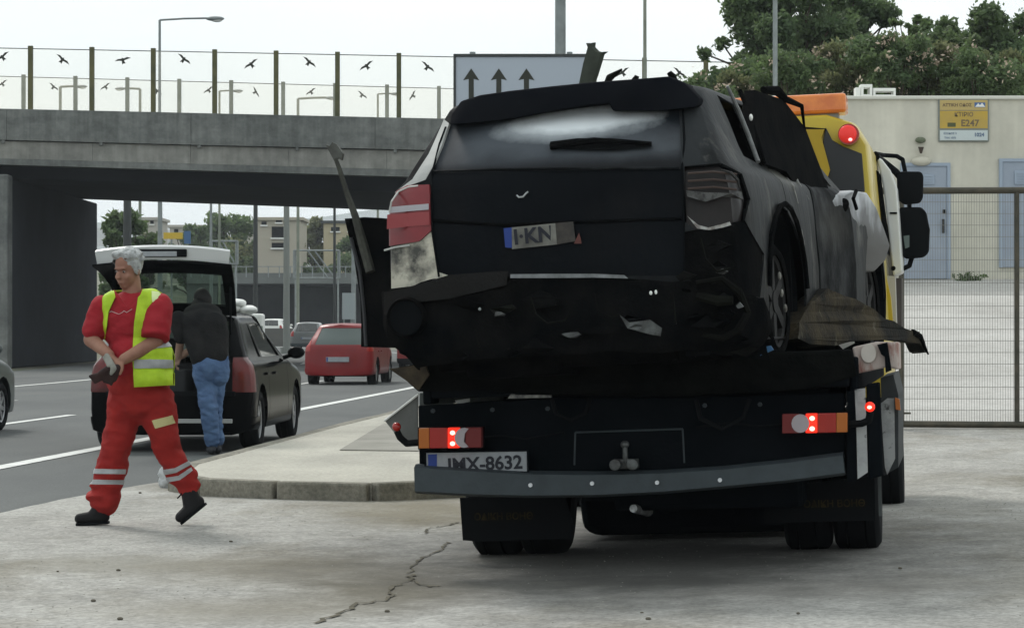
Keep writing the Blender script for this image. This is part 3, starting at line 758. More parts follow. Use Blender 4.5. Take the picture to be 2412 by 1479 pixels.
part('logo', MB().span((a[0] + .71 * sw, -.058, a[2] - .205 * shh), (a[0] + .92 * sw, -.056, a[2] - .095 * shh)), mat("logo_blue", (.06, .13, .3), .5), sgn, bevel=.0)
lx = a[0] + .815 * sw; lz = a[2] - .195 * shh
part('logo', MB().prism([(lx - .09, -.0595, lz), (lx - .03, -.0595, lz + .07), (lx, -.0595, lz + .03), (lx + .04, -.0595, lz + .075), (lx + .1, -.0595, lz)], (0, .002, 0)), M_white, sgn)
# siren, strobe, wall lamp over the door
a = bl(B(2167, 331)); part('siren', MB().ball((a[0], -.06, a[2]), (.10, .06, .06)), mat("siren_green", (.12, .14, .09), .5), bd, smooth=True)
a = bl(B(2167, 354)); part('strobe', MB().cyl((a[0], -.12, a[2] + .05), (a[0], -.12, a[2] - .07), .055, .02, 12), mat("strobe", (.06, .045, .035), .5), bd, smooth=50)
a = bl(B(2168, 381)); part('wall_light', MB().ball((a[0], -.08, a[2]), (.19, .1, .09)), mat("lamp_opal", (.5, .48, .4), .5), bd, smooth=True)
# roof frame unit
a = B(2016, 200); b = B(2112, 229)
e = empty('roof_unit', (a.x, by + 1, zt), 'white box frame unit standing on the roof edge of the cream building', 'roof unit')
s = lambda px, py: (W(px, py, by + 1).x - a.x, W(px, py, by + 1).z - zt)
def fr_(x0, y0, x1, y1, t=.035):
    p = s(x0, y0); q = s(x1, y1); m = MB(); zb_ = max(0, q[1])
    m.span((p[0], 0, p[1] - t * 1.3), (q[0], .3, p[1])).span((p[0], 0, zb_), (p[0] + t, .3, p[1] - t * 1.3)).span((q[0] - t, 0, zb_), (q[0], .3, p[1] - t * 1.3)); m.span((p[0] + t, 0, zb_), (q[0] - t, .3, zb_ + t)); return m
part('frame', fr_(2028, 199, 2055, 229, .05), M_white, e, bevel=.006)
part('frame', fr_(2057, 208, 2110, 229, .045), M_white, e, bevel=.006)
p = s(2016, 204); part('end_panel', MB().span((p[0], 0, .0), (p[0] + .09, .3, p[1] - .02)), M_white, e)
# tuft on the step
def leaves(n, fn, size, rnd, up=.3):
    """leaf quads; fn() gives a centre"""
    c = np.array([fn() for _ in range(n)]); a = np.random.RandomState(rnd)
    u = a.normal(size=(n, 3)); u /= np.linalg.norm(u, axis=1)[:, None]; v = a.normal(size=(n, 3)); v -= u * (u * v).sum(1)[:, None]; v /= np.linalg.norm(v, axis=1)[:, None]
    s = size * a.uniform(.6, 1.4, (n, 1)); u = u * s; v = v * s * .55
    V = np.stack([c - u, c + v * .9 - u * .1, c + u, c - v * .9 - u * .1], 1).reshape(-1, 3)
    me = bpy.data.meshes.new('leaves'); F = np.arange(n * 4)
    me.vertices.add(n * 4); me.vertices.foreach_set('co', V.ravel()); me.loops.add(n * 4); me.loops.foreach_set('vertex_index', F)
    me.polygons.add(n); me.polygons.foreach_set('loop_start', np.arange(n) * 4); me.polygons.foreach_set('loop_total', np.full(n, 4)); me.update(); me.validate(); return me
rnd = random.Random(3)
a = B(2286, 660, 47.2)
me = leaves(160, lambda: (rnd.gauss(0, .13), rnd.gauss(0, .06), abs(rnd.gauss(.03, .06))), .05, 3)
o = link('weed_tuft', me, M_leaf2, None); o.location = (a.x, 47.3, a.z - .02); props(o, 'small dark weed tuft growing at the foot of the wall between the blue doors', 'plant')
# ================================================================== TREES, HEDGE, FAR VIEW
def blob_sampler(blobs, rnd):
    ws = [b[3]**2 for b in blobs]
    def f():
        b = rnd.choices(blobs, ws)[0]; r = b[3] * (rnd.random()**.5) * (1.35 if rnd.random() < .16 else 1); t = rnd.uniform(0, 2 * math.pi); z = rnd.uniform(-1, 1); q = math.sqrt(1 - z * z)
        return (b[0] + r * q * math.cos(t), b[1] + r * q * math.sin(t), b[2] + r * z * .8)
    return f
def tree(x, y, z, h, cr, seed, lm, label, leaf=.16, n=5000, lean=0, group='trees beyond the road', crown_lo=.35, dens=14):
    rnd = random.Random(seed); e = empty('tree', (x, y, z), label, 'tree', group)
    m = MB(); top = Vector((lean, 0, h * .62)); m.tube([(0, 0, 0), (lean * .3, .05, h * .25), tuple(top)], [h * .028, h * .02, h * .012], 8)
    blobs = []
    for i in range(int(dens * 2.6)):
        a = rnd.uniform(0, 6.28); rr = cr * rnd.uniform(.15, .9); zz = h * rnd.uniform(crown_lo + .1, .93); rr *= math.sqrt(max(.12, 1 - ((zz / h - .6) / .42)**2))
        c = (lean + rr * math.cos(a), rr * math.sin(a) * .8, zz); blobs.append((*c, cr * rnd.choice((.08, .12, .16, .22)) * rnd.uniform(.8, 1.3)))
        s = (lean * .6 * zz / h, 0, h * rnd.uniform(.25, .5)); m.tube([s, ((s[0] + c[0]) / 2, (s[1] + c[1]) / 2, (s[2] + c[2]) / 2 + .2), c], [h * .010, h * .006, h * .003], 5)
    part('trunk', m, M_bark, e)
    link('crown', leaves(n, blob_sampler(blobs, rnd), leaf, seed), lm, e); return e
def at(px, py, y): q = W(px, py, y); return q
# trees above the building
def tree_px(px, py_top, y, zb, cr, seed, lm, label, **k):
    q = W(px, py_top, y); return tree(q.x, y, zb, q.z - zb, cr, seed, lm, label, **k)
tree_px(1840, -55, 66, 4.5, 2.3, 11, M_leaf2, 'dark leafy tree rising behind the hedge beside the slim grey lamp post', leaf=.08, n=30000, crown_lo=.2, dens=38)
tree_px(1990, -60, 68, 5.2, 1.6, 12, M_leaf2, 'open crowned dark tree behind the hedge above the amber light bar', leaf=.08, n=17000, crown_lo=.3, dens=24)
tree_px(2145, 8, 66, 6, .8, 15, M_leaf, 'thin sparse treetop showing over the middle of the hedge', leaf=.08, n=2200, crown_lo=.4, dens=9)
tree_px(2330, 2, 64, 5.5, 1.9, 13, M_leaf2, 'dark green tree over the hedge above the yellow house sign', leaf=.08, n=22000, crown_lo=.25, dens=26)
tree_px(1655, 128, 72, .5, .9, 14, M_leaf, 'small bright green treetop peeping behind the bridge glass beside the burnt car roof', leaf=.10, n=3500, crown_lo=.5, dens=12, group='small trees')
# oleander hedge: individual bushes
tops = [(1668, 172), (1745, 158), (1810, 128), (1880, 112), (1950, 92), (2025, 78), (2100, 66), (2170, 82), (2240, 100), (2315, 118), (2390, 108), (2460, 105)]
places = ['leftmost of the hedge beside the burnt car roof', 'with few flowers second from the hedge end', 'below the slim lamp post', 'above the torn windscreen pillar', 'behind the amber light bar', 'above the white roof unit', 'tallest of the hedge', 'just right of the tallest one', 'above the wall siren', 'above the yellow house sign', 'right of the yellow house sign', 'at the right edge of the hedge']
for i, (px, py) in enumerate(tops):
    y = 53 + (i % 3) * 1.4; q = W(px, py, y); zb = 3.9 if i > 1 else 2.6; h = q.z - zb; rnd = random.Random(60 + i)
    e = empty('oleander_bush', (q.x, y, zb), 'flowering oleander bush with pale blossoms ' + places[i], 'bush', 'oleander bushes of the hedge above the building')
    bl_ = []
    for k in range(46): bl_.append((rnd.uniform(-.8, .8), rnd.uniform(-.75, .5), rnd.uniform(.06, .92) * h, rnd.uniform(.14, .38)))
    for k in range(4): bl_.append((rnd.uniform(-.4, .4), 0, h - .25 - .1 * k, .25))
    part('stem', (lambda m: ([m.tube([(0, 0, 0), (b[0] * .5, b[1] * .5, b[2] * .6), (b[0], b[1], b[2])], [.03, .02, .01], 5) for b in bl_[::3]], m)[1])(MB()), M_bark, e)
    link('foliage', leaves(15000, blob_sampler(bl_, rnd), .052, 200 + i), (M_leaf2, M_leaf3, M_leaf)[i % 3], e)
    def bs():
        b = rnd.choice(cl); return (b[0] + rnd.gauss(0, .06), b[1] + rnd.gauss(0, .05), b[2] + rnd.gauss(0, .05))
    cl = []
    for k in range(50 if i != 1 else 30):
        b = rnd.choice(bl_); a = rnd.uniform(-2.9, -.2); zz = rnd.uniform(-.4, 1); s_ = math.sqrt(max(0, 1 - zz * zz)) if zz > -.9 else .4
        cl.append((b[0] + b[3] * s_ * math.cos(a), b[1] + b[3] * s_ * math.sin(a) - .05, b[2] + b[3] * zz * .8))
    link('blossoms', leaves(520, bs, .042, 300 + i), M_blos, e, kind='stuff')

# ---- seen under the bridge
hm = mat("far_hill", (.24, .26, .27), .95, col2=(.16, .19, .17), scale=.004, world=True)
g = MB(); rows = []
for j in range(10):
    y = 1500 + 160 * j
    rows.append([(x, y, -1 + (140 * (j / 6)**.8 if j < 7 else 140) * (.82 + .35 * noise.noise(Vector((x * .002, j * .1, 3)))) - .0) for x in range(-1500, 1501, 60)])
nx = len(rows[0]); g.add([p for r in rows for p in r], [(j * nx + i, j * nx + i + 1, (j + 1) * nx + i + 1, (j + 1) * nx + i) for j in range(9) for i in range(nx - 1)])
structure('hills', g, hm, smooth=True)
rnd = random.Random(5); m = MB()
for i in range(420):
    x = rnd.uniform(-420, 40); y = rnd.uniform(1150, 2100); j = (y - 1500) / 160; z = max(0, 132 * (max(0, j) / 6)**.8 * .8); s_ = rnd.uniform(6, 16); m.box((x, y, z + s_ * .4), (s_ * 1.3, s_, s_ * rnd.uniform(.7, 1.3)))
o = thing('distant_town', m, mat("far_houses", (.42, .4, .36), .9, col2=(.3, .29, .27), scale=.02, world=True), 'pale hazy town houses scattered below the far hills under the bridge', 'houses'); o['kind'] = 'stuff'

# far overpass with dark opening
YB = 248
fo = empty('far_overpass', (0, YB, 0), 'second grey overpass farther along the motorway with a dark opening below', 'bridge')
def fp(px, py, y=YB): q = W(px, py, y); return (q.x, y - YB, q.z)
def quad_prism(x0, y0, x1, y1, th, y=YB): m = MB(); m.prism([fp(x0, y0, y), fp(x1, y0, y), fp(x1, y1, y), fp(x0, y1, y)], (0, th, 0)); return m
part('deck_edge', quad_prism(440, 643, 1250, 668, 2), mat("far_concrete", (.15, .165, .16), .9, col2=(.11, .12, .12), scale=.3, world=True), fo)
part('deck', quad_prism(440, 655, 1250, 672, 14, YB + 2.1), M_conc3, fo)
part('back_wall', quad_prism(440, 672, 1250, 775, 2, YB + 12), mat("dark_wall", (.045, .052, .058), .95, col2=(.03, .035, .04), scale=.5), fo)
part('pier', quad_prism(440, 668, 512, 775, 12, YB + .4), mat("pier_grey", (.09, .1, .1), .9), fo)
part('handrail', (lambda m: ([m.box((fp(x, 640)[0], 0, fp(x, 640)[2]), (.1, .1, 1.1)) for x in range(450, 1250, 26)], m.prism([fp(440, 627), fp(1250, 627), fp(1250, 629), fp(440, 629)], (0, .1, 0)), m)[2])(MB()), M_galv, fo)
g = MB(); rows = []
for j in range(9):
    y = 262 + 12 * j; z = [0, 4.6, 5.6, 6.4, 7.2, 8, 8.6, 9, 9.2][j]
    rows.append([(x, y, z - .1 + .5 * noise.noise(Vector((x * .2, y * .1, 0)))) for x in range(-60, 30, 5)])
nx = len(rows[0]); g.add([p for r in rows for p in r], [(j * nx + i, j * nx + i + 1, (j + 1) * nx + i + 1, (j + 1) * nx + i) for j in range(8) for i in range(nx - 1)])
structure('terrain', g, mat("scrub_slope", (.20, .20, .16), .95, col2=(.09, .11, .07), scale=.35, world=True, col3=(.32, .31, .27), scale3=.9, lo3=.6, hi3=.7), smooth=True)
# central barrier
Y = 172; a = W(585, 770, Y); b = W(745, 770, Y)
m = MB(); m.prism([W(500, 774, Y), W(1000, 772, Y), W(1000, 818, Y), W(500, 818, Y)], (0, .5, 0))
thing('barrier_wall', m, mat("barrier", (.13, .125, .11), .9, col2=(.1, .1, .095), scale=.4, world=True), 'long low brown grey concrete wall beyond the silver hatchback', 'wall')
m = MB(); m.prism([W(280, 783, 300), W(1150, 783, 300), W(1150, 700, 300), W(280, 705, 300)], (0, 4, 0))
thing('retaining_wall', m, mat("dark_retaining", (.06, .065, .07), .95), 'dark retaining wall closing the view below the second overpass', 'wall')
# bank of shrubs over the far overpass: scattered bushes one can tell apart
bushes = [(520, 600, 205, 1.6, M_leaf2, 'dark shrub left of the first sign lattice'), (575, 612, 210, 1.5, M_leaf2, 'dark shrub behind the black pole under the bridge'),
          (640, 610, 205, 1.8, M_leaf2, 'round dark shrub between the two tall poles'), (722, 628, 200, 1.5, M_leaf2, 'dark shrub just right of the pale pole'), (800, 600, 204, 1.9, M_leaf2, 'dark shrub beside the burnt open door'),
          (620, 575, 260, 2.5, M_leaf3, 'olive bush below the cream house'), (745, 640, 200, 1.2, M_leaf, 'small green shrub by the white sign panel')]
for i, (px, py, y, r, lm, lb) in enumerate(bushes):
    y = 263 + i * .8; r *= 1.3; q = W(px, py, y); rn = random.Random(i); bb = [(rn.uniform(-r, r), rn.uniform(-.5, .5), rn.uniform(-r * 1.5, 0), r * .5) for _ in range(10)]
    e = empty('shrub', (q.x, y, 0), lb, 'shrub', 'shrubs seen under the bridge')
    part('stem', MB().cyl((0, 0, 0), (0, 0, q.z - 1), .12, n=6), M_bark, e)
    o = link('foliage', leaves(1500, blob_sampler(bb, rn), .22, i), lm, e); o.location = (0, 0, q.z)
def bg_tree(px, pyt, y, cr, seed, lm, lb, n=4500, leaf=.3, lo=.3):
    q = W(px, pyt, y); tree(q.x, y, 0, q.z, cr, seed, lm, lb, leaf=leaf, n=n, crown_lo=lo, dens=24, group='trees seen under the bridge')
bg_tree(300, 478, 135, 2.0, 31, M_leaf2, 'dark tree against the bridge pier', leaf=.22, lo=.2)
bg_tree(345, 535, 270, 2.2, 32, M_leaf3, 'brownish bushy tree beside the bridge pier', leaf=.22)
bg_tree(540, 494, 280, 4.6, 33, M_leaf, 'large round green tree above the raised car boot', n=8000)
bg_tree(455, 517, 272, 3.0, 34, M_leaf2, 'lower dark tree left of the large round one')
bg_tree(755, 505, 286, 4.2, 35, M_leaf3, 'broad olive tree right of the tall pale pole', n=8000)
bg_tree(612, 545, 268, 1.6, 36, M_leaf2, 'slim dark tree touching the black pole', n=2500, leaf=.22)
bg_tree(835, 550, 270, 2.8, 37, M_leaf2, 'dark tree half hidden by the burnt door')
bg_tree(680, 572, 276, 2.6, 38, M_leaf, 'green tree between the cream house and the road')
# buildings
def house(px0, px1, pyt, y, m, lb, dep=8, roof=None, wins=(), band=None):
    a = W(px0, pyt, y); b = W(px1, pyt, y); e = empty('house', (a.x, y, 0), lb, 'house', 'houses seen under the bridge'); wdt = b.x - a.x
    part('wall', MB().span((0, 0, 0), (wdt, dep, a.z - .3)), m, e)
    part('roof', MB().span((-.3, -.3, a.z - .3), (wdt + .3, dep, a.z)), roof or m, e)
    for (x0, y0, x1, y1) in wins:
        p = W(x0, y0, y); q = W(x1, y1, y); wo = part('window', MB().span((p.x - a.x, -.06, q.z), (q.x - a.x, .02, p.z)), M_dark, e)
        part('sill', MB().span((p.x - a.x - .1, -.25, q.z - .15), (q.x - a.x + .1, -.02, q.z)), M_white, wo)
    return e
cream = mat("cream_house", (.40, .37, .30), .9); cream2 = mat("pale_house", (.42, .40, .36), .9)
house(606, 708, 512, 262, cream, 'cream house with a dark balcony between the tall poles', wins=[(640, 534, 678, 560), (616, 522, 628, 530), (650, 516, 664, 524), (640, 572, 676, 584)])
house(762, 960, 520, 282, mat("yellow_house", (.42, .37, .25), .9), 'long pale yellow building under the bridge edge beside the burnt door', roof=M_dkpole, wins=[(780, 535, 800, 545), (820, 535, 838, 545), (860, 535, 880, 545)])
house(330, 372, 512, 285, cream2, 'small grey cream house left of the thin lamp column', wins=[(338, 520, 346, 528), (354, 520, 362, 528)])
house(400, 470, 530, 300, cream2, 'wide pale house low above the raised car boot', wins=[(410, 540, 420, 548), (440, 540, 450, 548)])
house(560, 600, 525, 300, cream2, 'narrow pale house behind the round green tree')
# poles
def pole(px, pyt, y, r, m, lb, name='pole', zb=0, r2=None):
    q = W(px, pyt, y); e = empty(name, (q.x, y, zb), lb, 'pole', 'tall poles standing beyond the bridge')
    part('shaft', MB().cyl((0, 0, 0), (0, 0, q.z - zb), r, r2 or r * .8, 10), m, e, smooth=40); part('base', MB().cyl((0, 0, 0), (0, 0, .3), r * 1.8, n=8), m, e); return e
pole(300, 440, 120, .22, M_dkpole, 'thick dark pole close beside the bridge pier')
pole(377, 440, 128, .14, M_galv, 'grey pole above the raised boot lid left corner')
pole(497, 440, 150, .09, M_galv, 'thin grey pole in front of the large round tree')
pole(602, 440, 128, .13, M_dkpole, 'black pole left of the pale one under the bridge')
pole(675, 440, 125, .17, mat("pale_pole", (.2, .215, .2), .7), 'pale grey thick pole in the middle of the view under the bridge')
pole(788, 440, 130, .08, M_dkpole, 'thin dark pole near the burnt door')
pole(833, 560, 128, .13, M_galv, 'short grey pole beside the white panel')
# sign lattices seen from behind
def lattice(x0, y0, x1, y1, y, lb, ybase=780):
    a = W(x0, y0, y); b = W(x1, y1, y); e = empty('sign_frame', (a.x, y, 0), lb, 'sign frame', 'steel sign frames beyond the bridge'); wdt = b.x - a.x; r = .07
    part('frame', MB().cyl((0, 0, a.z), (wdt, 0, a.z), r, n=6).cyl((0, 0, b.z), (wdt, 0, b.z), r, n=6).cyl((0, 0, b.z), (0, 0, a.z), r, n=6).cyl((wdt, 0, b.z), (wdt, 0, a.z), r, n=6), M_galv, e)
    part('brace', MB().cyl((wdt * .3, 0, a.z), (wdt * .75, 0, b.z), r * .8, n=6).cyl((wdt * .45, 0, a.z), (wdt * .9, 0, b.z), r * .8, n=6), M_galv, e)
    for x in (.12, wdt - .12): part('leg', MB().cyl((x, .1, 0), (x, .1, a.z), r, n=6), M_galv, e)
lattice(495, 568, 560, 622, 180, 'steel sign lattice left of the black pole')
lattice(692, 590, 800, 655, 190, 'wide steel sign frame right of the pale pole')
q = W(385, 548, 160); q2 = W(430, 563, 160)
e = empty('direction_sign', (q.x, 160, 0), 'small yellow direction sign just above the raised boot lid', 'sign')
part('panel', MB().span((0, 0, q2.z), (q2.x - q.x, .08, q.z)), mat("yellow_sign", (.55, .38, .04), .5), e); part('post', MB().cyl((.5, .1, 0), (.5, .1, q.z), .06, n=6), M_galv, e)
part('blue_panel', MB().span((q2.x - q.x + .1, 0, q2.z - .3), (q2.x - q.x + .5, .08, q.z + .1)), mat("blue_sign", (.05, .12, .25), .5), e)
q = W(806, 690, 126); q2 = W(836, 752, 126)
e = empty('panel_sign', (q.x, 126, 0), 'upright white panel standing beside the burnt door', 'sign')
part('panel', MB().span((0, 0, q2.z), (q2.x - q.x, .08, q.z)), mat("panel_white", (.32, .36, .37), .6), e); part('leg', MB().span((.05, .02, 0), (.12, .06, q2.z)), M_galv, e); part('leg', MB().span((.4, .02, 0), (.47, .06, q2.z)), M_galv, e)
# ---- air
hz_ = MB().span((-1700, -60, -1.2), (1700, 3200, 170)); hm_z = bpy.data.materials.new("pale_air"); hm_z.use_nodes = True; t = hm_z.node_tree; t.nodes.clear()
o_ = t.nodes.new("ShaderNodeOutputMaterial"); v_ = t.nodes.new("ShaderNodeVolumePrincipled"); v_.inputs['Color'].default_value = (.86, .93, 1, 1); v_.inputs['Density'].default_value = .00025; v_.inputs['Anisotropy'].default_value = .2
t.links.new(v_.outputs[0], o_.inputs['Volume']); o = part('haze', hz_, hm_z, None); o['kind'] = 'stuff'; o['label'] = 'thin pale haze filling the air between the camera and the far hills'; o['category'] = 'haze'
# ================================================================== TOW LORRY
TM = frame(.637, 13.1, .03, yaw=-10, roll=-1.9)
tr = empty('tow_truck', TM, 'yellow and white flatbed recovery lorry with lit tail lights carrying the burnt car', 'tow truck')
M_ch = mat("chassis_black", (.0028, .0042, .0055), .85, col2=(.0055, .007, .009), scale=5, bump=.15, spec=.02)
M_bump = mat("bumper_grey", (.045, .058, .066), .6, col2=(.034, .044, .05), scale=9, bump=.1, spec=.3)
M_yel = mat("cab_yellow", (.50, .37, .02), .45, col2=(.42, .32, .03), scale=2.5, coat=.3)
M_cabw = mat("cab_white", (.62, .64, .62), .4, coat=.3)
M_red = mat("lens_red", (.30, .015, .01), .25, coat=.5)
M_redl = mat("lens_red_lit", (.6, .02, .01), .3, emit=(1, .03, .01), estr=.65)
M_bulb = mat("bulb_glow", (1, .4, .3), .3, emit=(1, .35, .25), estr=2.6)
M_amb = mat("lens_amber", (.36, .10, .01), .3, coat=.5)
M_wl = mat("lens_white", (.33, .30, .32), .35)
M_dred = mat("lens_darkred", (.13, .012, .012), .4)
M_plate = mat("plate_white", (.30, .32, .34), .5, col2=(.24, .26, .28), scale=12)
M_ink = mat("plate_ink", (.01, .012, .02), .5)
M_eub = mat("plate_blue", (.015, .04, .20), .5)
M_fadey = mat("faded_yellow_print", (.045, .034, .012), .9, col2=(.015, .012, .006), scale=30, spec=.1)
def T(px, py, y=0.0): return tuple(L(TM, px, py, 1, y))
def tp(name, poly, y, th, m, parent=tr, **k):
    mb = MB(); mb.prism([T(a, b, y) for a, b in poly], (0, th, 0)); return part(name, mb, m, parent, **k)
# bumper beam, bowed downwards in the middle
top = [(975, 1094), (1110, 1103), (1240, 1110), (1400, 1112), (1560, 1108), (1700, 1099), (1850, 1083), (1984, 1066)]
bot = [(1990, 1120), (1850, 1138), (1700, 1152), (1560, 1164), (1400, 1172), (1240, 1173), (1110, 1170), (977, 1163)]
mb = MB(); tt = [T(*p, 0) for p in top]; bb = [T(*p, 0) for p in bot][::-1]; vs = []
for (a, b) in zip(tt, bb): vs += [(a[0], .04, a[2]), (a[0], 0, a[2] - .015), (b[0], 0, b[2] + .015), (b[0], .04, b[2]), (b[0], .12, b[2]), (a[0], .12, a[2])]
fs = []
for i in range(len(tt) - 1):
    for j in range(6): fs.append((i * 6 + j, i * 6 + (j + 1) % 6, (i + 1) * 6 + (j + 1) % 6, (i + 1) * 6 + j))
fs += [tuple(range(6)), tuple(range(len(tt) * 6 - 6, len(tt) * 6))]
bp = part('bumper', MB().add(vs, fs), M_bump, tr, smooth=25)
for p in ((1250, 1142), (1395, 1138), (1548, 1136), (1696, 1130)):
    c = T(*p, 0); part('bolt', MB().cyl((c[0], -.012, c[2]), (c[0], .01, c[2]), .011, n=10), mat("bolt_zinc", (.6, .62, .65), .35, .6), bp, smooth=40)
# rear frame panel, recess outline, hitch
tp('rear_panel', [(985, 955), (1300, 938), (1600, 935), (1990, 925), (1990, 1085), (1700, 1118), (1400, 1128), (988, 1112)], .10, .06, M_ch, bevel=.006)
rec = MB(); a = [T(1355, 1018, .09), T(1608, 1010, .09), T(1612, 1090, .09)]
rec.cyl(a[0], a[1], .005, n=6).cyl(a[1], a[2], .005, n=6).cyl(a[0], (a[0][0] - .01, a[0][1], a[0][2] - .17), .005, n=6)
part('hatch_edge', rec, M_bump, tr)
c = T(1474, 1092, .04); hm_ = MB().box((c[0], .05, c[2]), (.13, .06, .05)).cyl((c[0] - .045, .0, c[2] + .0), (c[0] - .045, -.05, c[2] + .0), .03, n=12).cyl((c[0] + .045, .0, c[2]), (c[0] + .045, -.05, c[2]), .03, n=12).cyl((c[0], .03, c[2]), (c[0], .03, c[2] + .09), .014, n=10).ball((c[0], .03, c[2] + .1), (.024, .02, .02))
part('tow_hitch', hm_, mat("worn_steel", (.12, .13, .13), .5, .5, col2=(.05, .05, .05), scale=20), tr, bevel=.004, smooth=35)
# chassis rails, axle, tanks, deck
part('chassis_rail', MB().span((-.45, .16, .52), (-.32, 6.0, .78)), M_ch, tr, bevel=.01); part('chassis_rail', MB().span((.32, .16, .52), (.45, 6.0, .78)), M_ch, tr, bevel=.01)
part('deck', MB().span((-1.05, .02, .93), (1.12, 4.45, 1.055)), M_ch, tr, bevel=.012)
part('side_rail', MB().span((-1.10, .05, .90), (-1.055, 4.4, 1.08)), M_ch, tr, bevel=.01); part('side_rail', MB().span((1.125, .05, .90), (1.165, 4.4, 1.08)), M_ch, tr, bevel=.01)
for y in (.5, 1.2, 1.9, 2.6, 3.3, 4.0): part('cross_member', MB().span((-.98, y - .04, .80), (1.05, y + .04, .925)), M_ch, tr)
part('hopper_plate', MB().span((-.55, .2, .79), (1.0, 1.4, .92)), M_ch, tr)
part('axle', MB().cyl((-1.0, 1.25, .40), (1.05, 1.25, .40), .075, n=12).ball((.02, 1.25, .40), (.18, .2, .18)), M_ch, tr, smooth=40)
part('axle', MB().cyl((-1.0, 5.0, .40), (1.05, 5.0, .40), .06, n=12), M_ch, tr, smooth=40)
tp('fuel_tank', [(1362, 1165), (1930, 1150), (1930, 1250), (1400, 1262), (1372, 1245)], 1.9, .7, M_ch, bevel=.05)
part('underrun_box', MB().span((-.15, .35, .30), (.85, .9, .52)), M_ch, tr, bevel=.03)
c = T(1492, 1197, .3); part('exhaust_tip', MB().cyl((c[0], .3, c[2]), (c[0] + .05, .52, c[2] - .03), .022, .03, 10), mat("bright_pipe", (.5, .52, .52), .4, .7, col2=(.1, .1, .1), scale=20), tr, smooth=40)
# load deck tail: ragged dark underbody line at left with its raw brown tip
tp('ramp_lip', [(932, 866), (1000, 850), (1300, 846), (1650, 836), (2006, 824), (2018, 882), (1900, 918), (1600, 932), (1290, 930), (1130, 918), (985, 922), (960, 900)], -.02, .10, mat("burnt_deck", (.0025, .003, .003), .9, col2=(.007, .0075, .007), scale=7, bump=.4, spec=.02), bevel=.008, jitter=.012)
tp('ramp_tip', [(915, 868), (1000, 856), (1010, 880), (985, 918), (955, 895)], -.05, .05, mat("rust_brown", (.07, .055, .035), .9, col2=(.025, .02, .015), scale=12), jitter=.008)
tp('tool_locker', [(988, 925), (1068, 924), (1068, 950), (988, 957)], .25, .4, mat("locker_grey", (.11, .12, .115), .7, col2=(.06, .07, .065), scale=8), bevel=.004)
tp('tool_locker', [(1076, 922), (1180, 916), (1180, 942), (1076, 949)], .35, .4, MATS["locker_grey"], bevel=.004)
tp('label_tag', [(1071, 943), (1106, 938), (1106, 946), (1078, 951)], .18, .01, M_white)
tp('chain_guard', [(1196, 938), (1205, 925), (1215, 930), (1298, 930), (1298, 936), (1210, 938)], .02, .03, mat("scraped_steel", (.3, .3, .28), .5, .5, col2=(.08, .08, .08), scale=20))
tp('side_flap', [(906, 990), (984, 930), (984, 1042), (950, 1045)], .14, .012, mat("flap_grey", (.10, .105, .10), .8, col2=(.14, .145, .14), scale=8))
mb = MB(); mb.cyl(T(905, 991, .13), T(985, 929, .13), .006, n=6); part('flap_edge', mb, M_white, tr)
# plate
pl = tp('number_plate', [(1001, 1064), (1243, 1060), (1244, 1112), (1003, 1119)], .035, .01, M_plate, bevel=.002)
part('plate_frame', (lambda a, b, c, d: MB().cyl(a, b, .006, n=6).cyl(b, c, .006, n=6).cyl(c, d, .006, n=6).cyl(d, a, .006, n=6))(T(1001, 1064, .03), T(1243, 1060, .03), T(1244, 1112, .03), T(1003, 1119, .03)), M_ch, pl)
tp('euro_band', [(1008, 1070), (1029, 1069), (1029, 1112), (1009, 1113)], .033, .002, M_eub, pl)
c = T(1142, 1092, .033); rot = Matrix.Rotation(R(1.2), 4, 'Y')
part('lettering', text_mb("IMX-8632", .098, Matrix.Translation((c[0] + .0, .0325, c[2] - .002)) @ rot.inverted() @ FACE @ Matrix.Diagonal((1.0, 1.0, 1, 1)), .0015, .0025), M_ink, pl)
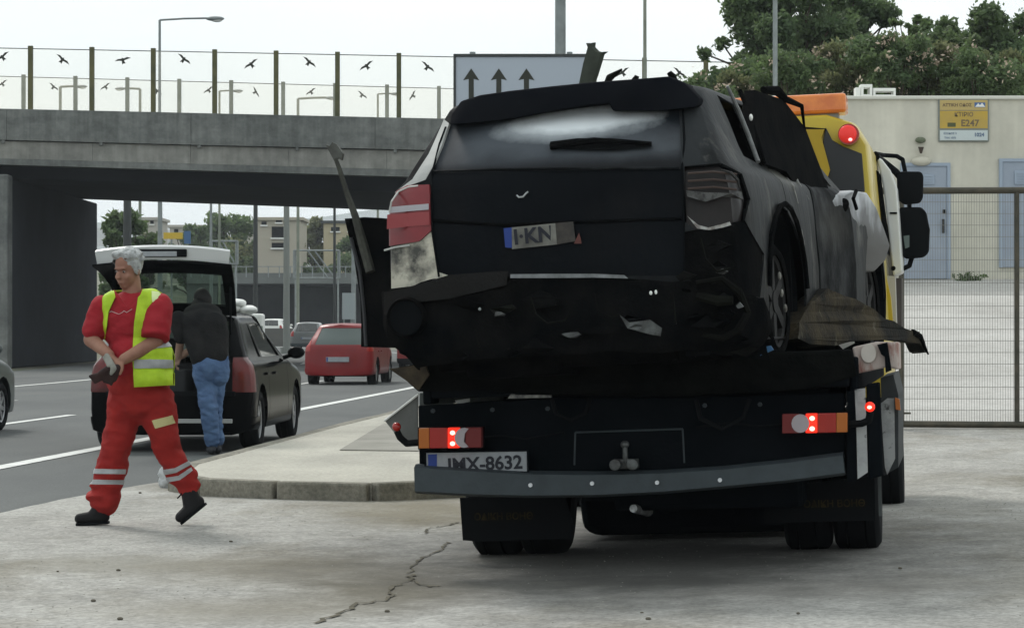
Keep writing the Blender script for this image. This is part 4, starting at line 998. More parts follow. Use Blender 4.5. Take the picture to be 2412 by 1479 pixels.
# tail lamps
def lamp_cluster(x0, x1, y0, y1, sgn, sl):
    """sgn=+1: amber end at the left of the photo"""
    ww = x1 - x0; f = (lambda u: x0 + u * ww) if sgn > 0 else (lambda u: x1 - u * ww)
    yy_ = lambda u: ((y0 + sl * (f(u) - x0)), (y1 + sl * (f(u) - x0)))
    def seg(nm, u0, u1, m, dy=0, th=.05, yl=-.045):
        a, b = yy_(u0), yy_(u1); xs_ = (f(u0), f(u1))
        return tp(nm, [(xs_[0], a[0] + dy), (xs_[1], b[0] + dy), (xs_[1], b[1] - dy), (xs_[0], a[1] - dy)], yl, th, m, hs, bevel=.004)
    hs = tp('tail_light', [(f(-.01), yy_(0)[0] - 2), (f(1.01), yy_(1)[0] - 2), (f(1.01), yy_(1)[1] + 2), (f(-.01), yy_(0)[1] + 2)], -.005, .09, M_ch)
    seg('amber_lens', .0, .17, M_amb); seg('red_lens', .172, .46, M_red); seg('lit_lens', .462, .64, M_redl)
    for v in (.25, .78):
        u = .54; a = yy_(u); c = T(f(u), a[0] + v * (a[1] - a[0]), -.05); part('bulb', MB().ball(c, (.014, .008, .012)), M_bulb, hs, smooth=True)
    seg('dark_lens', .74, 1.0, M_dred)
    a = yy_(.72); cy_ = (a[0] + a[1]) / 2; hh = (a[1] - a[0]) / 2
    cx = f(.72); k = [(cx + (sgn) * 22 * math.cos(t) * (1), cy_ + hh * .98 * math.sin(t)) for t in [math.pi / 2 + math.pi * i / 10 for i in range(11)]]
    if sgn > 0: k += [(cx + 3 + 8, cy_ - hh * .9), (cx - 4 + 6, cy_ - hh * .4), (cx - 4 + 4, cy_ + hh * .4), (cx + 11, cy_ + hh * .9)][::1]
    else: k = [(cx + 21 * math.cos(t), cy_ + hh * .95 * math.sin(t)) for t in [2 * math.pi * i / 16 for i in range(16)]]
    tp('reverse_lens', k, -.052, .02, M_wl, hs)
lamp_cluster(986, 1134, 1008, 1056, 1, -.012)
lamp_cluster(1842, 1996, 975, 1021, -1, -.02)
# marker lamps on rubber stalks
mb = MB().tube([T(985, 1042, 0), T(958, 1044, -.01), T(942, 1030, -.02), T(935, 1015, -.02)], .018, 8); st = part('marker_stalk', mb, M_black, tr, smooth=50)
part('marker_lamp', MB().ball(T(934, 1005, -.03), (.024, .02, .024)), M_red, st, smooth=True)
mb = MB().tube([T(1996, 1000, .02), T(2030, 997, .0), T(2046, 990, -.02), T(2050, 970, -.03)], .018, 8); st = part('marker_stalk', mb, M_black, tr, smooth=50)
part('marker_lamp', MB().ball(T(2049, 958, -.05), (.026, .018, .026)), M_redl, st, smooth=True, label='lit red side marker lamp'); part('bulb', MB().ball(T(2048, 959, -.07), (.012, .006, .009)), M_bulb, st, smooth=True)
# wheels and flaps
for x, s in ((-.93, -1), (1.09, 1)):
    for k in (0, 1): wheel(tr, x + (-.0 if k == 0 else -s * .27), 1.25, .40, .40, .25, .22, M_black, M_bump if k == 0 else None)
wheel(tr, 1.12, 5.05, .36, .40, .27, .22, M_black, M_bump); wheel(tr, -.98, 5.05, .40, .40, .27, .22, M_black, M_bump)
fl1 = tp('mud_flap', [(1083, 1172), (1330, 1168), (1352, 1240), (1345, 1268), (1135, 1275), (1090, 1272)], .62, .02, M_black, label=None)
c = T(1185, 1217, .6); part('lettering', text_mb("ΟΔΙΚΗ ΒΟΗΘ", .052, Matrix.Translation((c[0], .614, c[2])) @ FACE, .001, .001), M_fadey, fl1)
fl2 = tp('mud_flap', [(1800, 1150), (2060, 1120), (2062, 1225), (1800, 1232)], .62, .02, M_black)
c = T(1965, 1187, .6); part('lettering', text_mb("ΟΔΙΚΗ ΒΟΗΘ", .052, Matrix.Translation((c[0], .614, c[2])) @ FACE, .001, .001), M_fadey, fl2)
tp('flap_edge', [(2066, 1080), (2073, 1080), (2077, 1215), (2070, 1215)], .60, .03, mat("worn_edge", (.07, .08, .08), .7), tr)
part('mudguard', MB().lathe([(-1.10, .45), (-1.10, .48), (-.5, .48), (-.5, .45)], 40, c=(0, 1.25, .44)), M_black, tr, smooth=40) if 0 else None
# right hand corner: posts, worn white boards, amber lamp
M_worn = mat("worn_white_board", (.34, .35, .35), .7, col2=(.18, .19, .19), scale=9, lo=.45, hi=.7, col3=(.05, .05, .05), scale3=14, lo3=.62, hi3=.7)
tp('corner_board', [(2013, 917), (2038, 914), (2040, 994), (2017, 997)], .05, .02, M_worn); tp('corner_board', [(2017, 1003), (2041, 1000), (2044, 1112), (2020, 1128)], .05, .02, M_worn)
tp('corner_post', [(2040, 905), (2072, 900), (2080, 1120), (2046, 1130)], .06, .10, M_ch, bevel=.01)
tp('corner_bracket', [(1995, 922), (2014, 918), (2018, 1130), (1996, 1135)], .06, .1, M_ch)
tp('side_board', [(2074, 890), (2104, 882), (2116, 930), (2116, 1100), (2082, 1120)], .35, 1.2, mat("side_board_dark", (.035, .04, .042), .7, col2=(.02, .024, .026), scale=6))
tp('side_plate', [(2074, 950), (2090, 938), (2106, 938), (2108, 1080), (2090, 1118), (2084, 1100)], .33, .015, M_worn, jitter=.002)
tp('side_lamp', [(2108, 936), (2119, 940), (2121, 966), (2110, 964)], .30, .03, M_amb)
# worn box with red paint on the deck corner
bx = tp('side_box', [(2006, 818), (2060, 806), (2118, 806), (2118, 872), (2090, 866), (2022, 880), (2014, 850)], .16, .4, mat("pink_white_box", (.42, .36, .33), .8, col2=(.22, .08, .06), scale=7, lo=.5, hi=.66, stretch=(2.2, 1, .8)), bevel=.01, jitter=.006)
tp('box_disc', [(2046 + 18 * math.cos(t), 832 + 22 * math.sin(t)) for t in [i * math.pi / 8 for i in range(16)]], .14, .02, mat("disc_white", (.5, .47, .43), .7), bx)
tp('box_strap', [(2066, 812), (2090, 806), (2100, 872), (2086, 878), (2084, 840), (2076, 835)], .12, .03, M_ch, bx)
mb = MB(); mb.box(T(1808, 826, -.02), (.06, .03, .03)); part('blue_ratchet', MB().prism([T(1790, 838, -.05), T(1802, 816, -.05), T(1815, 814, -.05), T(1822, 824, -.05)], (0, .03, 0)), mat("blue_plastic", (.05, .14, .28), .6), tr)
# ---------------- cab
YC = 4.62
def C(px, py, y=YC): return L(TM, px, py, 1, y)
zt = C(2000, 268).z; zb_ = .75; xr = C(2050, 320).x; xw = xr + .07; D = 1.55
def xsec(y, w_, zt_, zb2=zb_):
    return [(-w_, y, zb2), (-w_ - .03, y, 1.7), (-w_ + .06, y, zt_ - .22), (-w_ + .16, y, zt_ - .06), (-w_ + .3, y, zt_), (w_ - .3, y, zt_), (w_ - .12, y, zt_ - .06), (w_ - .03, y, zt_ - .22), (w_ + .02, y, 1.7), (w_ + .05, y, zb2)]
S_ = [xsec(YC, xr, zt), xsec(YC + .25, xr + .02, zt + .01), xsec(YC + D * .75, xr + .04, zt - .03), xsec(YC + D, xr, zt - .35)]
vs = [p for s in S_ for p in s]; nS = 10
fs = [(i * nS + j, i * nS + (j + 1) % nS, (i + 1) * nS + (j + 1) % nS, (i + 1) * nS + j) for i in range(3) for j in range(nS)] + [tuple(range(nS)), tuple(range(3 * nS, 4 * nS))]
cab = part('cab', MB().add(vs, fs), M_yel, tr, smooth=35, bevel=.03)
def cp(name, poly, y, th, m, **k): mb = MB(); mb.prism([tuple(C(a, b, y)) for a, b in poly], (0, th, 0)); return part(name, mb, m, cab, **k)
cp('rear_window', [(1945, 300), (1960, 330), (1985, 345), (2030, 362), (2037, 452), (1900, 462), (1930, 380)], YC - .02, .04, glass_mat("cab_glass", (.05, .06, .06), .9, .3, (.008, .010, .012)), bevel=.004)
cp('window_seal', [(1880, 298), (1945, 303), (1945, 307), (1880, 305)], YC - .03, .03, M_dark)
cp('rear_arm', [(1890, 305), (1942, 305), (1935, 325), (1955, 400), (1942, 440), (1905, 380)], YC - .06, .03, mat("mustard_arm", (.40, .27, .02), .5))
lc = C(1999, 317, YC - .1); lb_ = part('round_lamp', MB().cyl((lc.x, YC - .12, lc.z), (lc.x, YC + .0, lc.z), .072, n=24), M_red, cab, smooth=40)
part('lens', MB().ball((lc.x - .005, YC - .125, lc.z), (.062, .025, .062), 10, 16), mat("lens_red_soft", (.55, .03, .03), .3, emit=(1, .05, .03), estr=.22), lb_, smooth=True)
part('bulb', MB().ball((lc.x + .012, YC - .148, lc.z - .04), (.014, .006, .012)), mat("bulb_dim", (1, .6, .6), .3, emit=(1, .4, .4), estr=.9), lb_, smooth=True)
# light bar
a = C(1852, 230, YC + .2); b = C(1996, 268, YC + .2)
lbm = MB().span((-.55, YC + .05, b.z), (b.x, YC + .36, a.z))
part('light_bar', lbm, mat("lightbar_amber", (.62, .20, .035), .35, col2=(.42, .10, .02), scale=7, coat=.6, emit=(1, .3, .05), estr=.10), cab, bevel=.02)
part('bar_mount', MB().span((-.5, YC + .1, b.z - .035), (b.x - .06, YC + .32, b.z - .002)).span((-.5, YC + .12, b.z - .08), (-.4, YC + .3, b.z - .035)).span((b.x - .3, YC + .12, b.z - .08), (b.x - .2, YC + .3, b.z - .035)), M_galv, cab)
# white door side
yd = YC + .9
cp('door_side', [(2064, 368), (2078, 376), (2098, 402), (2112, 440), (2118, 520), (2126, 640), (2104, 650), (2094, 560), (2080, 440)], yd, .55, M_cabw, bevel=.015)
cp('window_pillar', [(2062, 400), (2070, 405), (2090, 560), (2092, 600), (2084, 590)], yd - .15, .5, M_dark)
cp('door_seam', [(2096, 500), (2113, 500), (2113, 504), (2096, 504)], yd - .01, .02, M_dark)
cp('yellow_sill', [(2062, 640), (2082, 632), (2098, 700), (2104, 770), (2090, 775), (2060, 735)], yd - .2, .6, M_yel)
cp('door_sill', [(2086, 650), (2108, 650), (2112, 790), (2102, 770)], yd, .4, mat("dull_white", (.42, .41, .37), .6))
cp('front_bumper_edge', [(2104, 655), (2124, 655), (2124, 800), (2108, 790)], yd + .3, .3, mat("cab_step", (.08, .07, .065), .7))
# mirrors
ym = YC + 1.35
m1 = cp('mirror', [(2112, 412), (2120, 404), (2168, 404), (2175, 412), (2174, 466), (2166, 478), (2130, 482), (2114, 470)], ym, .09, M_black, bevel=.015, smooth=40)
m2 = cp('mirror', [(2112, 498), (2122, 488), (2170, 488), (2182, 500), (2190, 540), (2188, 594), (2176, 606), (2134, 610), (2118, 596)], ym, .10, M_black, bevel=.018, smooth=40)
def ctube(pts, r, nm='mirror_arm'): part(nm, MB().tube([tuple(C(px, py, y)) for px, py, y in pts], r, 8), M_black, cab, smooth=50)
ctube([(2062, 362, yd), (2082, 366, ym), (2112, 368, ym + .04), (2126, 376, ym + .04), (2132, 405, ym + .04)], .016)
ctube([(2064, 370, yd), (2085, 385, ym), (2110, 405, ym + .04), (2118, 415, ym + .04)], .026)
ctube([(2142, 480, ym + .05), (2142, 492, ym + .05)], .016)
ctube([(2104, 632, yd), (2125, 634, ym), (2142, 626, ym + .04), (2148, 606, ym + .04)], .018)
cp('mirror_glass', [(2128, 556), (2142, 554), (2142, 582), (2132, 586)], ym - .012, .01, mat("mirror_spot", (.1, .13, .12), .2))

# ================================================================== BURNT CAR
SM = frame(.25, 12.6, 1.08, yaw=-18, roll=-2.8)
su = empty('burnt_car', SM, 'burnt out black sport utility car loaded on the recovery lorry with soot covered tailgate', 'car')
M_b = mat("burnt_paint", (.012, .014, .016), .55, col2=(.004, .0045, .005), scale=2.2, lo=.4, hi=.62, bump=.3, bscale=12, col3=(.04, .044, .046), scale3=2.6, lo3=.56, hi3=.8, spec=.08, rough2=.85)
M_bd = mat("charred_black", (.0022, .0028, .0034), .9, col2=(.007, .007, .007), scale=6, bump=.5, bscale=20, spec=.02)
M_ash = mat("ash_grey_paint", (.024, .027, .029), .5, col2=(.006, .0065, .007), scale=2.0, lo=.40, hi=.60, bump=.3, bscale=10, col3=(.115, .115, .105), scale3=4.2, lo3=.57, hi3=.74, stretch=(1, 1.3, .5), spec=.10, detail=7)
M_soot_sheen = mat("sooty_glass_sheen", (.013, .016, .020), .34, col2=(.006, .008, .011), scale=2.6, rough2=.6, spec=.12)
M_gate_ = mat("tailgate_black", (.0055, .007, .009), .6, col2=(.0035, .0045, .006), scale=3, bump=.14, bscale=20, spec=.035, col3=(.012, .012, .013), scale3=1.6, lo3=.5, hi3=.75)
P = dict(w=.945, zb=.10, belt=.97, H=1.455, gh=.67, L=4.55, yb=.07, yr=.34, wt=2.35, wb=3.15, zh=.86, bulge=.10)
bm = car_shell(P, 3, 5)
rear = lambda f: f.normal.y < -.12
def S(px, py, y=0.): return tuple(L(SM, px, py, 1, y))
# wheel openings and side windows (local side view)
sd_ = lambda f: abs(f.normal.x) > .3
cut_side(bm, arc_poly(.98, .34, .47, 20), 1, lambda f: sd_(f) and f.calc_center_median().z < .9)
cut_side(bm, arc_poly(3.75, .34, .45, 20), 1, lambda f: sd_(f) and f.calc_center_median().z < .9)
for pl_ in ([(.62, 1.05), (1.00, 1.02), (1.06, 1.36), (.72, 1.38)], [(1.12, 1.015), (1.78, 1.01), (1.80, 1.385), (1.18, 1.375)], [(1.90, 1.01), (2.85, 1.01), (2.32, 1.375), (1.92, 1.385)]):
    cut_side(bm, pl_, 2, lambda f: abs(f.normal.x) > .3 and f.calc_center_median().z > .9)
# windscreen gone
cut_side(bm, [(2.42, 1.42), (2.5, 1.5), (3.3, 1.1), (3.14, 1.0), (3.05, 1.0)], 2, lambda f: f.normal.y > .25 and abs(f.normal.x) < .5)
cut_side(bm, [(1.86, .2), (2.95, .2), (2.95, 1.0), (1.86, 1.0)], 0, lambda f: f.normal.x > .4)
for a_ in (1.14, 1.85, 2.95): cut_side(bm, [(a_ - .006, .2), (a_ + .006, .2), (a_ + .006, 1.0), (a_ - .006, 1.0)], 12, lambda f: abs(f.normal.x) > .5)
# traced surface zones at the back
GLASS = [(1052, 290), (1240, 270), (1440, 243), (1600, 250), (1606, 398), (1300, 402), (1018, 408), (1030, 340)]
TAILG = [(1018, 408), (1300, 402), (1606, 398), (1610, 650), (1300, 652), (1035, 655), (1016, 540)]
cut_pix(bm, SM, TAILG, rear, tag=3); cut_pix(bm, SM, GLASS, rear, tag=4)
TLIGHT = [(938, 452), (962, 440), (1014, 437), (1018, 545), (990, 570), (905, 582), (915, 500)]
cut_pix(bm, SM, TLIGHT, None, tag=5)
QUART = [(903, 582), (990, 570), (1018, 546), (1030, 640), (1060, 650), (960, 678), (896, 692)]
cut_pix(bm, SM, QUART, None, tag=6)
PILL = [(938, 450), (985, 425), (1030, 350), (1055, 285), (1048, 300), (1030, 345), (1016, 436), (962, 440)]
RLIGHT = [(1612, 392), (1700, 385), (1748, 410), (1768, 470), (1755, 520), (1640, 545), (1612, 520)]
cut_pix(bm, SM, RLIGHT, None, tag=7)
BUMP = [(893, 694), (960, 680), (1060, 654), (1200, 650), (1480, 656), (1640, 672), (1770, 700), (1790, 760), (1760, 850), (1000, 850), (940, 800), (900, 760)]
cut_pix(bm, SM, BUMP, None, tag=8)
SPARE = [(1612, 545), (1755, 520), (1800, 600), (1790, 700), (1640, 672), (1610, 650)]
cut_pix(bm, SM, SPARE, None, tag=9)
PILL = [(930, 456), (972, 424), (1010, 365), (1046, 283), (1058, 292), (1040, 345), (1020, 395), (1003, 425), (962, 440)]
cut_pix(bm, SM, PILL, None, tag=10)
reindex(bm); lay = bm.faces.layers.int['g']
for f in bm.faces:                                    # right front door
    c = f.calc_center_median()
    if f[lay] == 0 and c.x > .3 and c.y > 1.86 and c.z < 1.0 and c.y < 2.95: f[lay] = 11
# crumple
for v in bm.verts:
    a = .010 if v.co.y > 1.2 else .004
    v.co += noise.noise_vector(v.co * 3.1) * a + noise.noise_vector(v.co * 9) * a * .35
reindex(bm)
link('body', extract(bm, {0}, 'body', 0, -.012, filt=lambda f: not (f.calc_center_median().x > .3 and f.calc_center_median().y < 4.6)), M_b, su)
link('body_side', extract(bm, {0}, 'body_side', 0, -.012, filt=lambda f: f.calc_center_median().x > .3 and f.calc_center_median().y < 4.6), M_ash, su, label='ash grey burnt right flank and pillars')
tg = link('tailgate', extract(bm, {3}, 'tailgate', -.004, -.02), M_gate_, su)
gl = link('rear_window', extract(bm, {4}, 'rear_window', -.010, -.006), M_soot_sheen, su)
link('quarter_panel', extract(bm, {6}, 'quarter_panel', .002, -.015), mat("unburnt_cream", (.50, .48, .40), .5, col2=(.055, .055, .05), scale=4.2, lo=.46, hi=.62, col3=(.2, .2, .17), scale3=12, lo3=.55, hi3=.7, world=False), su, label='mottled pale unburnt corner under the left tail light')
link('pillar', extract(bm, {10}, 'pillar', .003, -.015), mat("pillar_sheen", (.34, .35, .34), .35, col2=(.16, .17, .17), scale=2, lo=.5, hi=.75), su, label='left rear pillar with sky sheen in its colour')  # sky reflection on the pillar painted as a pale colour
link('door', extract(bm, {11}, 'door', .004, -.02), M_b, su)
[link('door_gap', extract(bm, {12}, 'door_gap', -.008, filt=lambda f, k_=k_: f in k_), M_dark, su) for k_ in islands(bm, {12})]
link('corner', extract(bm, {9}, 'corner', -.01, -.015), M_bd, su)
tl = link('tail_light', extract(bm, {5}, 'tail_light', .010, -.03), mat("lamp_red_sooted", (.20, .014, .020), .35, col2=(.13, .010, .014), scale=5, coat=.3), su, label='intact red left tail light')
rl = link('tail_light', extract(bm, {7}, 'tail_light', -.03, -.01, jitter=.012), mat("lamp_burnt", (.012, .009, .009), .45, col2=(.005, .004, .004), scale=8, spec=.3), su, label='burnt out black right tail light')
bvh = BVHTree.FromBMesh(bm)
Si = SM.inverted(); So = Si @ C0
def hit(px, py, off=0.):
    r = (Si.to_3x3() @ ray(px, py)).normalized(); q, n, i, d = bvh.ray_cast(So, r)
    if q is None: return Vector(S(px, py, 0)), Vector((0, -1, 0))
    return q - r * off, n
def ribbon(pts, off, th):
    """thin sheet laid over the body through the traced outline (fan, follows the surface)"""
    P_ = [hit(*p, off)[0] for p in pts]; mb = MB(); r = (Si.to_3x3() @ ray(*pts[0])).normalized(); mb.prism(P_, r * th); return mb
def band(top_, bot_, off, th):
    a = [hit(*p, off)[0] for p in top_]; b = [hit(*p, off)[0] for p in bot_]; r = (Si.to_3x3() @ ray(*top_[0])).normalized() * th; mb = MB()
    n = len(a); vs = a + b + [v + r for v in a] + [v + r for v in b]; fs = []
    for i in range(n - 1): fs += [(i, i + 1, n + i + 1, n + i), (2 * n + i, 3 * n + i, 3 * n + i + 1, 2 * n + i + 1), (i, 2 * n + i, 2 * n + i + 1, i + 1), (n + i, n + i + 1, 3 * n + i + 1, 3 * n + i)]
    fs += [(0, n, 3 * n, 2 * n), (n - 1, 3 * n - 1, 4 * n - 1, 2 * n - 1)]; return mb.add(vs, fs)
# left lamp bands
part('reverse_lens', band([(917, 488), (960, 484), (1010, 480)], [(917, 502), (960, 498), (1010, 494)], .022, .012), mat("lens_silver", (.36, .35, .38), .35), tl)
part('lower_lens', band([(912, 506), (960, 502), (1011, 499)], [(911, 540), (960, 534), (1012, 530)], .018, .008), mat("lens_rose", (.26, .05, .055), .45), tl)
part('lamp_rim', MB().tube([hit(*p, .012)[0] for p in ((917, 500), (922, 475), (938, 452), (962, 441), (985, 438))], .005, 6), mat("pale_rim", (.4, .42, .4), .4), tl)
part('lamp_rim', MB().tube([hit(*p, .012)[0] for p in ((905, 590), (930, 583), (965, 578))], .005, 6), MATS["pale_rim"], tl)
# burnt lamp shards
part('lamp_shard', band([(1615, 448), (1650, 452), (1720, 455), (1745, 450)], [(1618, 462), (1660, 475), (1700, 462), (1750, 470)], .03, .008), mat("glass_shard", (.07, .072, .07), .4, col2=(.012, .012, .012), scale=14, lo=.4, hi=.55), rl, jitter=.004)
part('lamp_shard', band([(1622, 512), (1645, 530), (1668, 536), (1700, 528), (1718, 522)], [(1618, 508), (1642, 538), (1670, 542), (1702, 536), (1722, 530)], .04, .01), mat("molten_glass", (.42, .43, .41), .3, col2=(.12, .1, .09), scale=20), rl, jitter=.003)
part('lamp_shard', MB().tube([hit(*p, .03)[0] for p in ((1700, 400), (1722, 408), (1738, 425), (1742, 445))], [.004, .008, .008, .004], 6), MATS["glass_shard"], rl)
for yy0 in (405, 423, 441): part('lamp_rib', MB().tube([hit(*p, .02)[0] for p in ((1620, yy0 + 4), (1680, yy0), (1735, yy0 + 6))], .006, 6), mat("rib_brown", (.05, .035, .03), .7), rl)
# spoiler: thick wing along the roof edge
up_ = [(1062, 272), (1085, 238), (1130, 224), (1200, 214), (1300, 203), (1400, 193), (1500, 186), (1575, 180), (1612, 196), (1648, 232)]
lo_ = [(1056, 294), (1110, 291), (1180, 284), (1235, 275), (1300, 262), (1370, 250), (1434, 244), (1442, 262), (1560, 262), (1640, 252)]
a = [Vector(S(*p, .20 + .08 * (abs(i - 4.5) / 4.5)**2)) for i, p in enumerate(up_)]; b = [Vector(S(*p, .15 + .06 * (abs(i - 4.5) / 4.5)**2)) for i, p in enumerate(lo_)]
c_ = [Vector((q.x, q.y + .14, q.z + .01)) for q in b]; d_ = [Vector((q.x, q.y + .22, q.z + .0)) for q in a]
mb = MB(); n = len(a); mb.add(a + b + c_ + d_, [f for i in range(n - 1) for f in ((i, i + 1, n + i + 1, n + i), (n + i, n + i + 1, 2 * n + i + 1, 2 * n + i), (2 * n + i, 2 * n + i + 1, 3 * n + i + 1, 3 * n + i), (3 * n + i, 3 * n + i + 1, i + 1, i))] + [(0, n, 2 * n, 3 * n), (n - 1, 4 * n - 1, 3 * n - 1, 2 * n - 1)])
part('spoiler', mb, mat("spoiler_black", (.0045, .0055, .008), .85, spec=.03, col2=(.007, .008, .010), scale=5), su, bevel=.012, smooth=50)
# tailgate furniture
part('gate_seam', MB().tube([hit(*p, .004)[0] for p in ((1608, 255), (1612, 330), (1607, 398), (1609, 450), (1611, 560), (1611, 648))], .006, 6), M_dark, tg)
part('gate_seam', MB().tube([hit(*p, .004)[0] for p in ((1050, 300), (1035, 340), (1018, 408), (1016, 470), (1018, 545), (1034, 652))], .006, 6), M_dark, tg)
part('wiper', MB().tube([hit(*p, .02)[0] for p in ((1296, 345), (1400, 332), (1530, 338))], [.018, .016, .006], 6), M_bd, gl, jitter=.004)
part('glass_soot_ledge', band([(1296, 334), (1360, 326), (1440, 326), (1535, 334)], [(1296, 350), (1360, 352), (1440, 354), (1535, 346)], .012, .01), M_bd, gl)

stain_or_light(M_soot_sheen, hit(1500, 345)[0], (.34, 0, .10), (.055, .063, .072), .9, 1.8, 1.0, 6)  # sky reflection on the rear glass, painted as pale patches
stain_or_light(M_soot_sheen, hit(1250, 330)[0], (.5, 0, .13), (.060, .070, .082), .9, 1.9, 1.1, 4)
stain_or_light(M_soot_sheen, hit(1340, 298)[0], (.36, 0, .075), (.30, .33, .35), 1.0, 1.7, .9, 6)
stain_or_light(M_soot_sheen, hit(1365, 282)[0], (.33, 0, .062), (.62, .66, .68), 1.1, 1.65, .8, 7, metal=.85)  # brightest part of the painted reflection, made metallic
stain_or_light(M_soot_sheen, (0, 0, hit(1300, 398)[0][2] - .02), (0, 0, .07), (.009, .010, .012), .8, 1.8, 1.2, 4)  # dark foot where the painted reflection ends at the belt
stain_or_light(M_ash, (1, 1.6, -.05), (0, 0, .36), (.0045, .0045, .0045), .95, 2.0, 1.1, 3.2)
stain_or_light(M_ash, (.9, 1.35, 1.0), (0, .35, .10), (.13, .13, .115), .8, 1.6, 1.2, 9, k=.8)
stain_or_light(M_ash, (.9, 1.95, .75), (0, .12, .3), (.008, .008, .008), .8, 1.7, 1.1, 6)
stain_or_light(M_b, (.9, 2.4, .75), (0, .5, .16), (.05, .05, .046), .8, 1.8, 1.2, 7, k=.7)
part('glass_edge', MB().tube([hit(*p, .008)[0] for p in ((1022, 404), (1150, 400), (1300, 398), (1450, 397), (1600, 396))], .007, 6), M_b, gl)
part('handle_chrome', MB().tube([hit(*p, .012)[0] for p in ((1217, 460), (1222, 465), (1232, 464), (1240, 455), (1244, 452))], .0045, 6), mat("dull_chrome", (.4, .42, .43), .3, .8), tg)
npz = part('number_plate', ribbon([(1205, 536), (1308, 526), (1312, 576), (1206, 587)], .012, .006), mat("scorched_plate", (.19, .19, .17), .6, col2=(.10, .10, .09), scale=10), su, label='scorched number plate reading IKN')
part('euro_band', ribbon([(1186, 538), (1205, 536), (1206, 584), (1190, 583)], .013, .006), M_eub, npz)
part('burnt_end', ribbon([(1308, 526), (1350, 522), (1356, 568), (1312, 576)], .010, .005), mat("plate_charred", (.05, .045, .04), .7, col2=(.02, .02, .02), scale=14), npz)
c = hit(1257, 556, .024)[0]; part('lettering', text_mb("I·KN", .105, Matrix.Translation(c) @ Matrix.Rotation(R(-3.0), 4, 'Y') @ Matrix.Rotation(R(8), 4, 'Z') @ FACE, .0015, .003), M_ink, npz)
c = hit(1360, 565, .012)[0]; part('badge', ribbon([(1352, 574), (1364, 548), (1368, 562), (1370, 574)], .012, .004), mat("scorched_red", (.09, .03, .025), .6), tg)
part('gate_fold', MB().tube([hit(*p, .002)[0] for p in ((1020, 520), (1180, 530), (1400, 522), (1606, 515))], .009, 6), M_bd, tg)
# bumper, sagging and torn
bmp = link('bumper', extract(bm, {8}, 'bumper', .055, -.05, jitter=.025), M_bd, su)
ctr = hit(962, 748, .075)[0]; ring = []
part('fog_lamp_hole', MB().lathe([(-.04, .085), (-.055, .095), (-.03, .105), (0, .10)], 24, axis='y', c=tuple(ctr)), M_bd, bmp, smooth=40)
part('fog_lamp_socket', MB().cyl(ctr + Vector((0, -.030, 0)), ctr + Vector((0, -.026, 0)), .086, n=24), M_dark, bmp)
part('chrome_strip', band([(1202, 646), (1300, 645), (1400, 645), (1470, 648)], [(1202, 655), (1300, 655), (1400, 654), (1480, 656)], .085, .01), mat("scorched_chrome", (.20, .21, .22), .35, .5, col2=(.08, .09, .09), scale=10), bmp)
part('bumper_end', band([(900, 692), (960, 678), (1060, 650), (1200, 636)], [(905, 745), (960, 715), (1060, 700), (1195, 672)], .085, .04), mat("bumper_brown_black", (.010, .0095, .009), .85, spec=.12, col2=(.012, .012, .012), scale=5, bump=.3), bmp, jitter=.012)
part('clip', MB().ball(hit(1533, 690, .13)[0], (.008, .006, .010)).ball(hit(1545, 688, .13)[0], (.007, .006, .011)), M_white, bmp)
part('clip', MB().ball(hit(1130, 728, .13)[0], (.008, .006, .008)), M_galv, bmp)
part('torn_metal', band([(1460, 748), (1480, 758), (1530, 752), (1560, 772)], [(1456, 742), (1476, 772), (1530, 785), (1556, 790)], .14, .01), mat("dull_scrap", (.11, .12, .12), .45, .4, col2=(.03, .03, .03), scale=14), bmp, jitter=.01)
part('bumper_bar', band([(1310, 778), (1400, 770), (1460, 770)], [(1310, 790), (1400, 786), (1460, 784)], .10, .03), M_bd, bmp)
rr = random.Random(4); m = MB()
ww = [(1640, 668), (1700, 660), (1745, 690), (1765, 735), (1740, 780), (1700, 800), (1655, 790)]
part('torn_trim', MB().tube([tuple(hit(*p, .10)[0]) for p in ww], [.012, .016, .02, .018, .02, .016, .01], 7), mat("char_olive", (.009, .010, .008), .9, col2=(.004, .004, .004), scale=9, spec=.12), bmp, jitter=.014)
part('torn_trim', MB().tube([tuple(hit(*p, .12)[0]) for p in ((1640, 700), (1690, 712), (1730, 708))], [.02, .026, .02], 7), MATS["char_olive"], bmp, jitter=.02)
# underbody, interior shell, axle
part('underbody', MB().span((-.72, .15, .02), (.72, 4.3, .42)), M_bd, su, bevel=.03)
part('inner_side', MB().span((-.80, 1.5, .15), (-.76, 3.2, .9)), M_dark, su); part('inner_side', MB().span((.76, 1.5, .15), (.80, 3.2, .9)), M_dark, su)
part('seat', MB().span((-.6, 1.5, .45), (.6, 1.6, 1.1)), M_dark, su, bevel=.03)
part('interior', MB().prism([(0, .66, .42), (0, .70, 1.30), (0, 1.0, 1.36), (0, 2.25, 1.34), (0, 2.9, .98), (0, 2.9, .42)], (.60, 0, 0)), M_dark, su); part('interior', MB().prism([(0, .66, .42), (0, .70, 1.30), (0, 1.0, 1.36), (0, 2.25, 1.34), (0, 2.9, .98), (0, 2.9, .42)], (-.60, 0, 0)), M_dark, su)
part('headrest_frame', MB().tube([(-.45, 1.55, 1.1), (-.45, 1.58, 1.22), (-.25, 1.58, 1.22), (-.25, 1.55, 1.1)], .012, 6).tube([(.25, 1.55, 1.1), (.25, 1.58, 1.22), (.45, 1.58, 1.22), (.45, 1.55, 1.1)], .012, 6), M_bd, su)
part('exhaust_box', MB().span((-.55, .12, -.02), (-.05, .5, .10)), M_bd, su, bevel=.02, jitter=.01); part('exhaust_pipe', MB().cyl((.5, .1, .06), (.62, .7, .08), .05, n=10), M_bd, su)
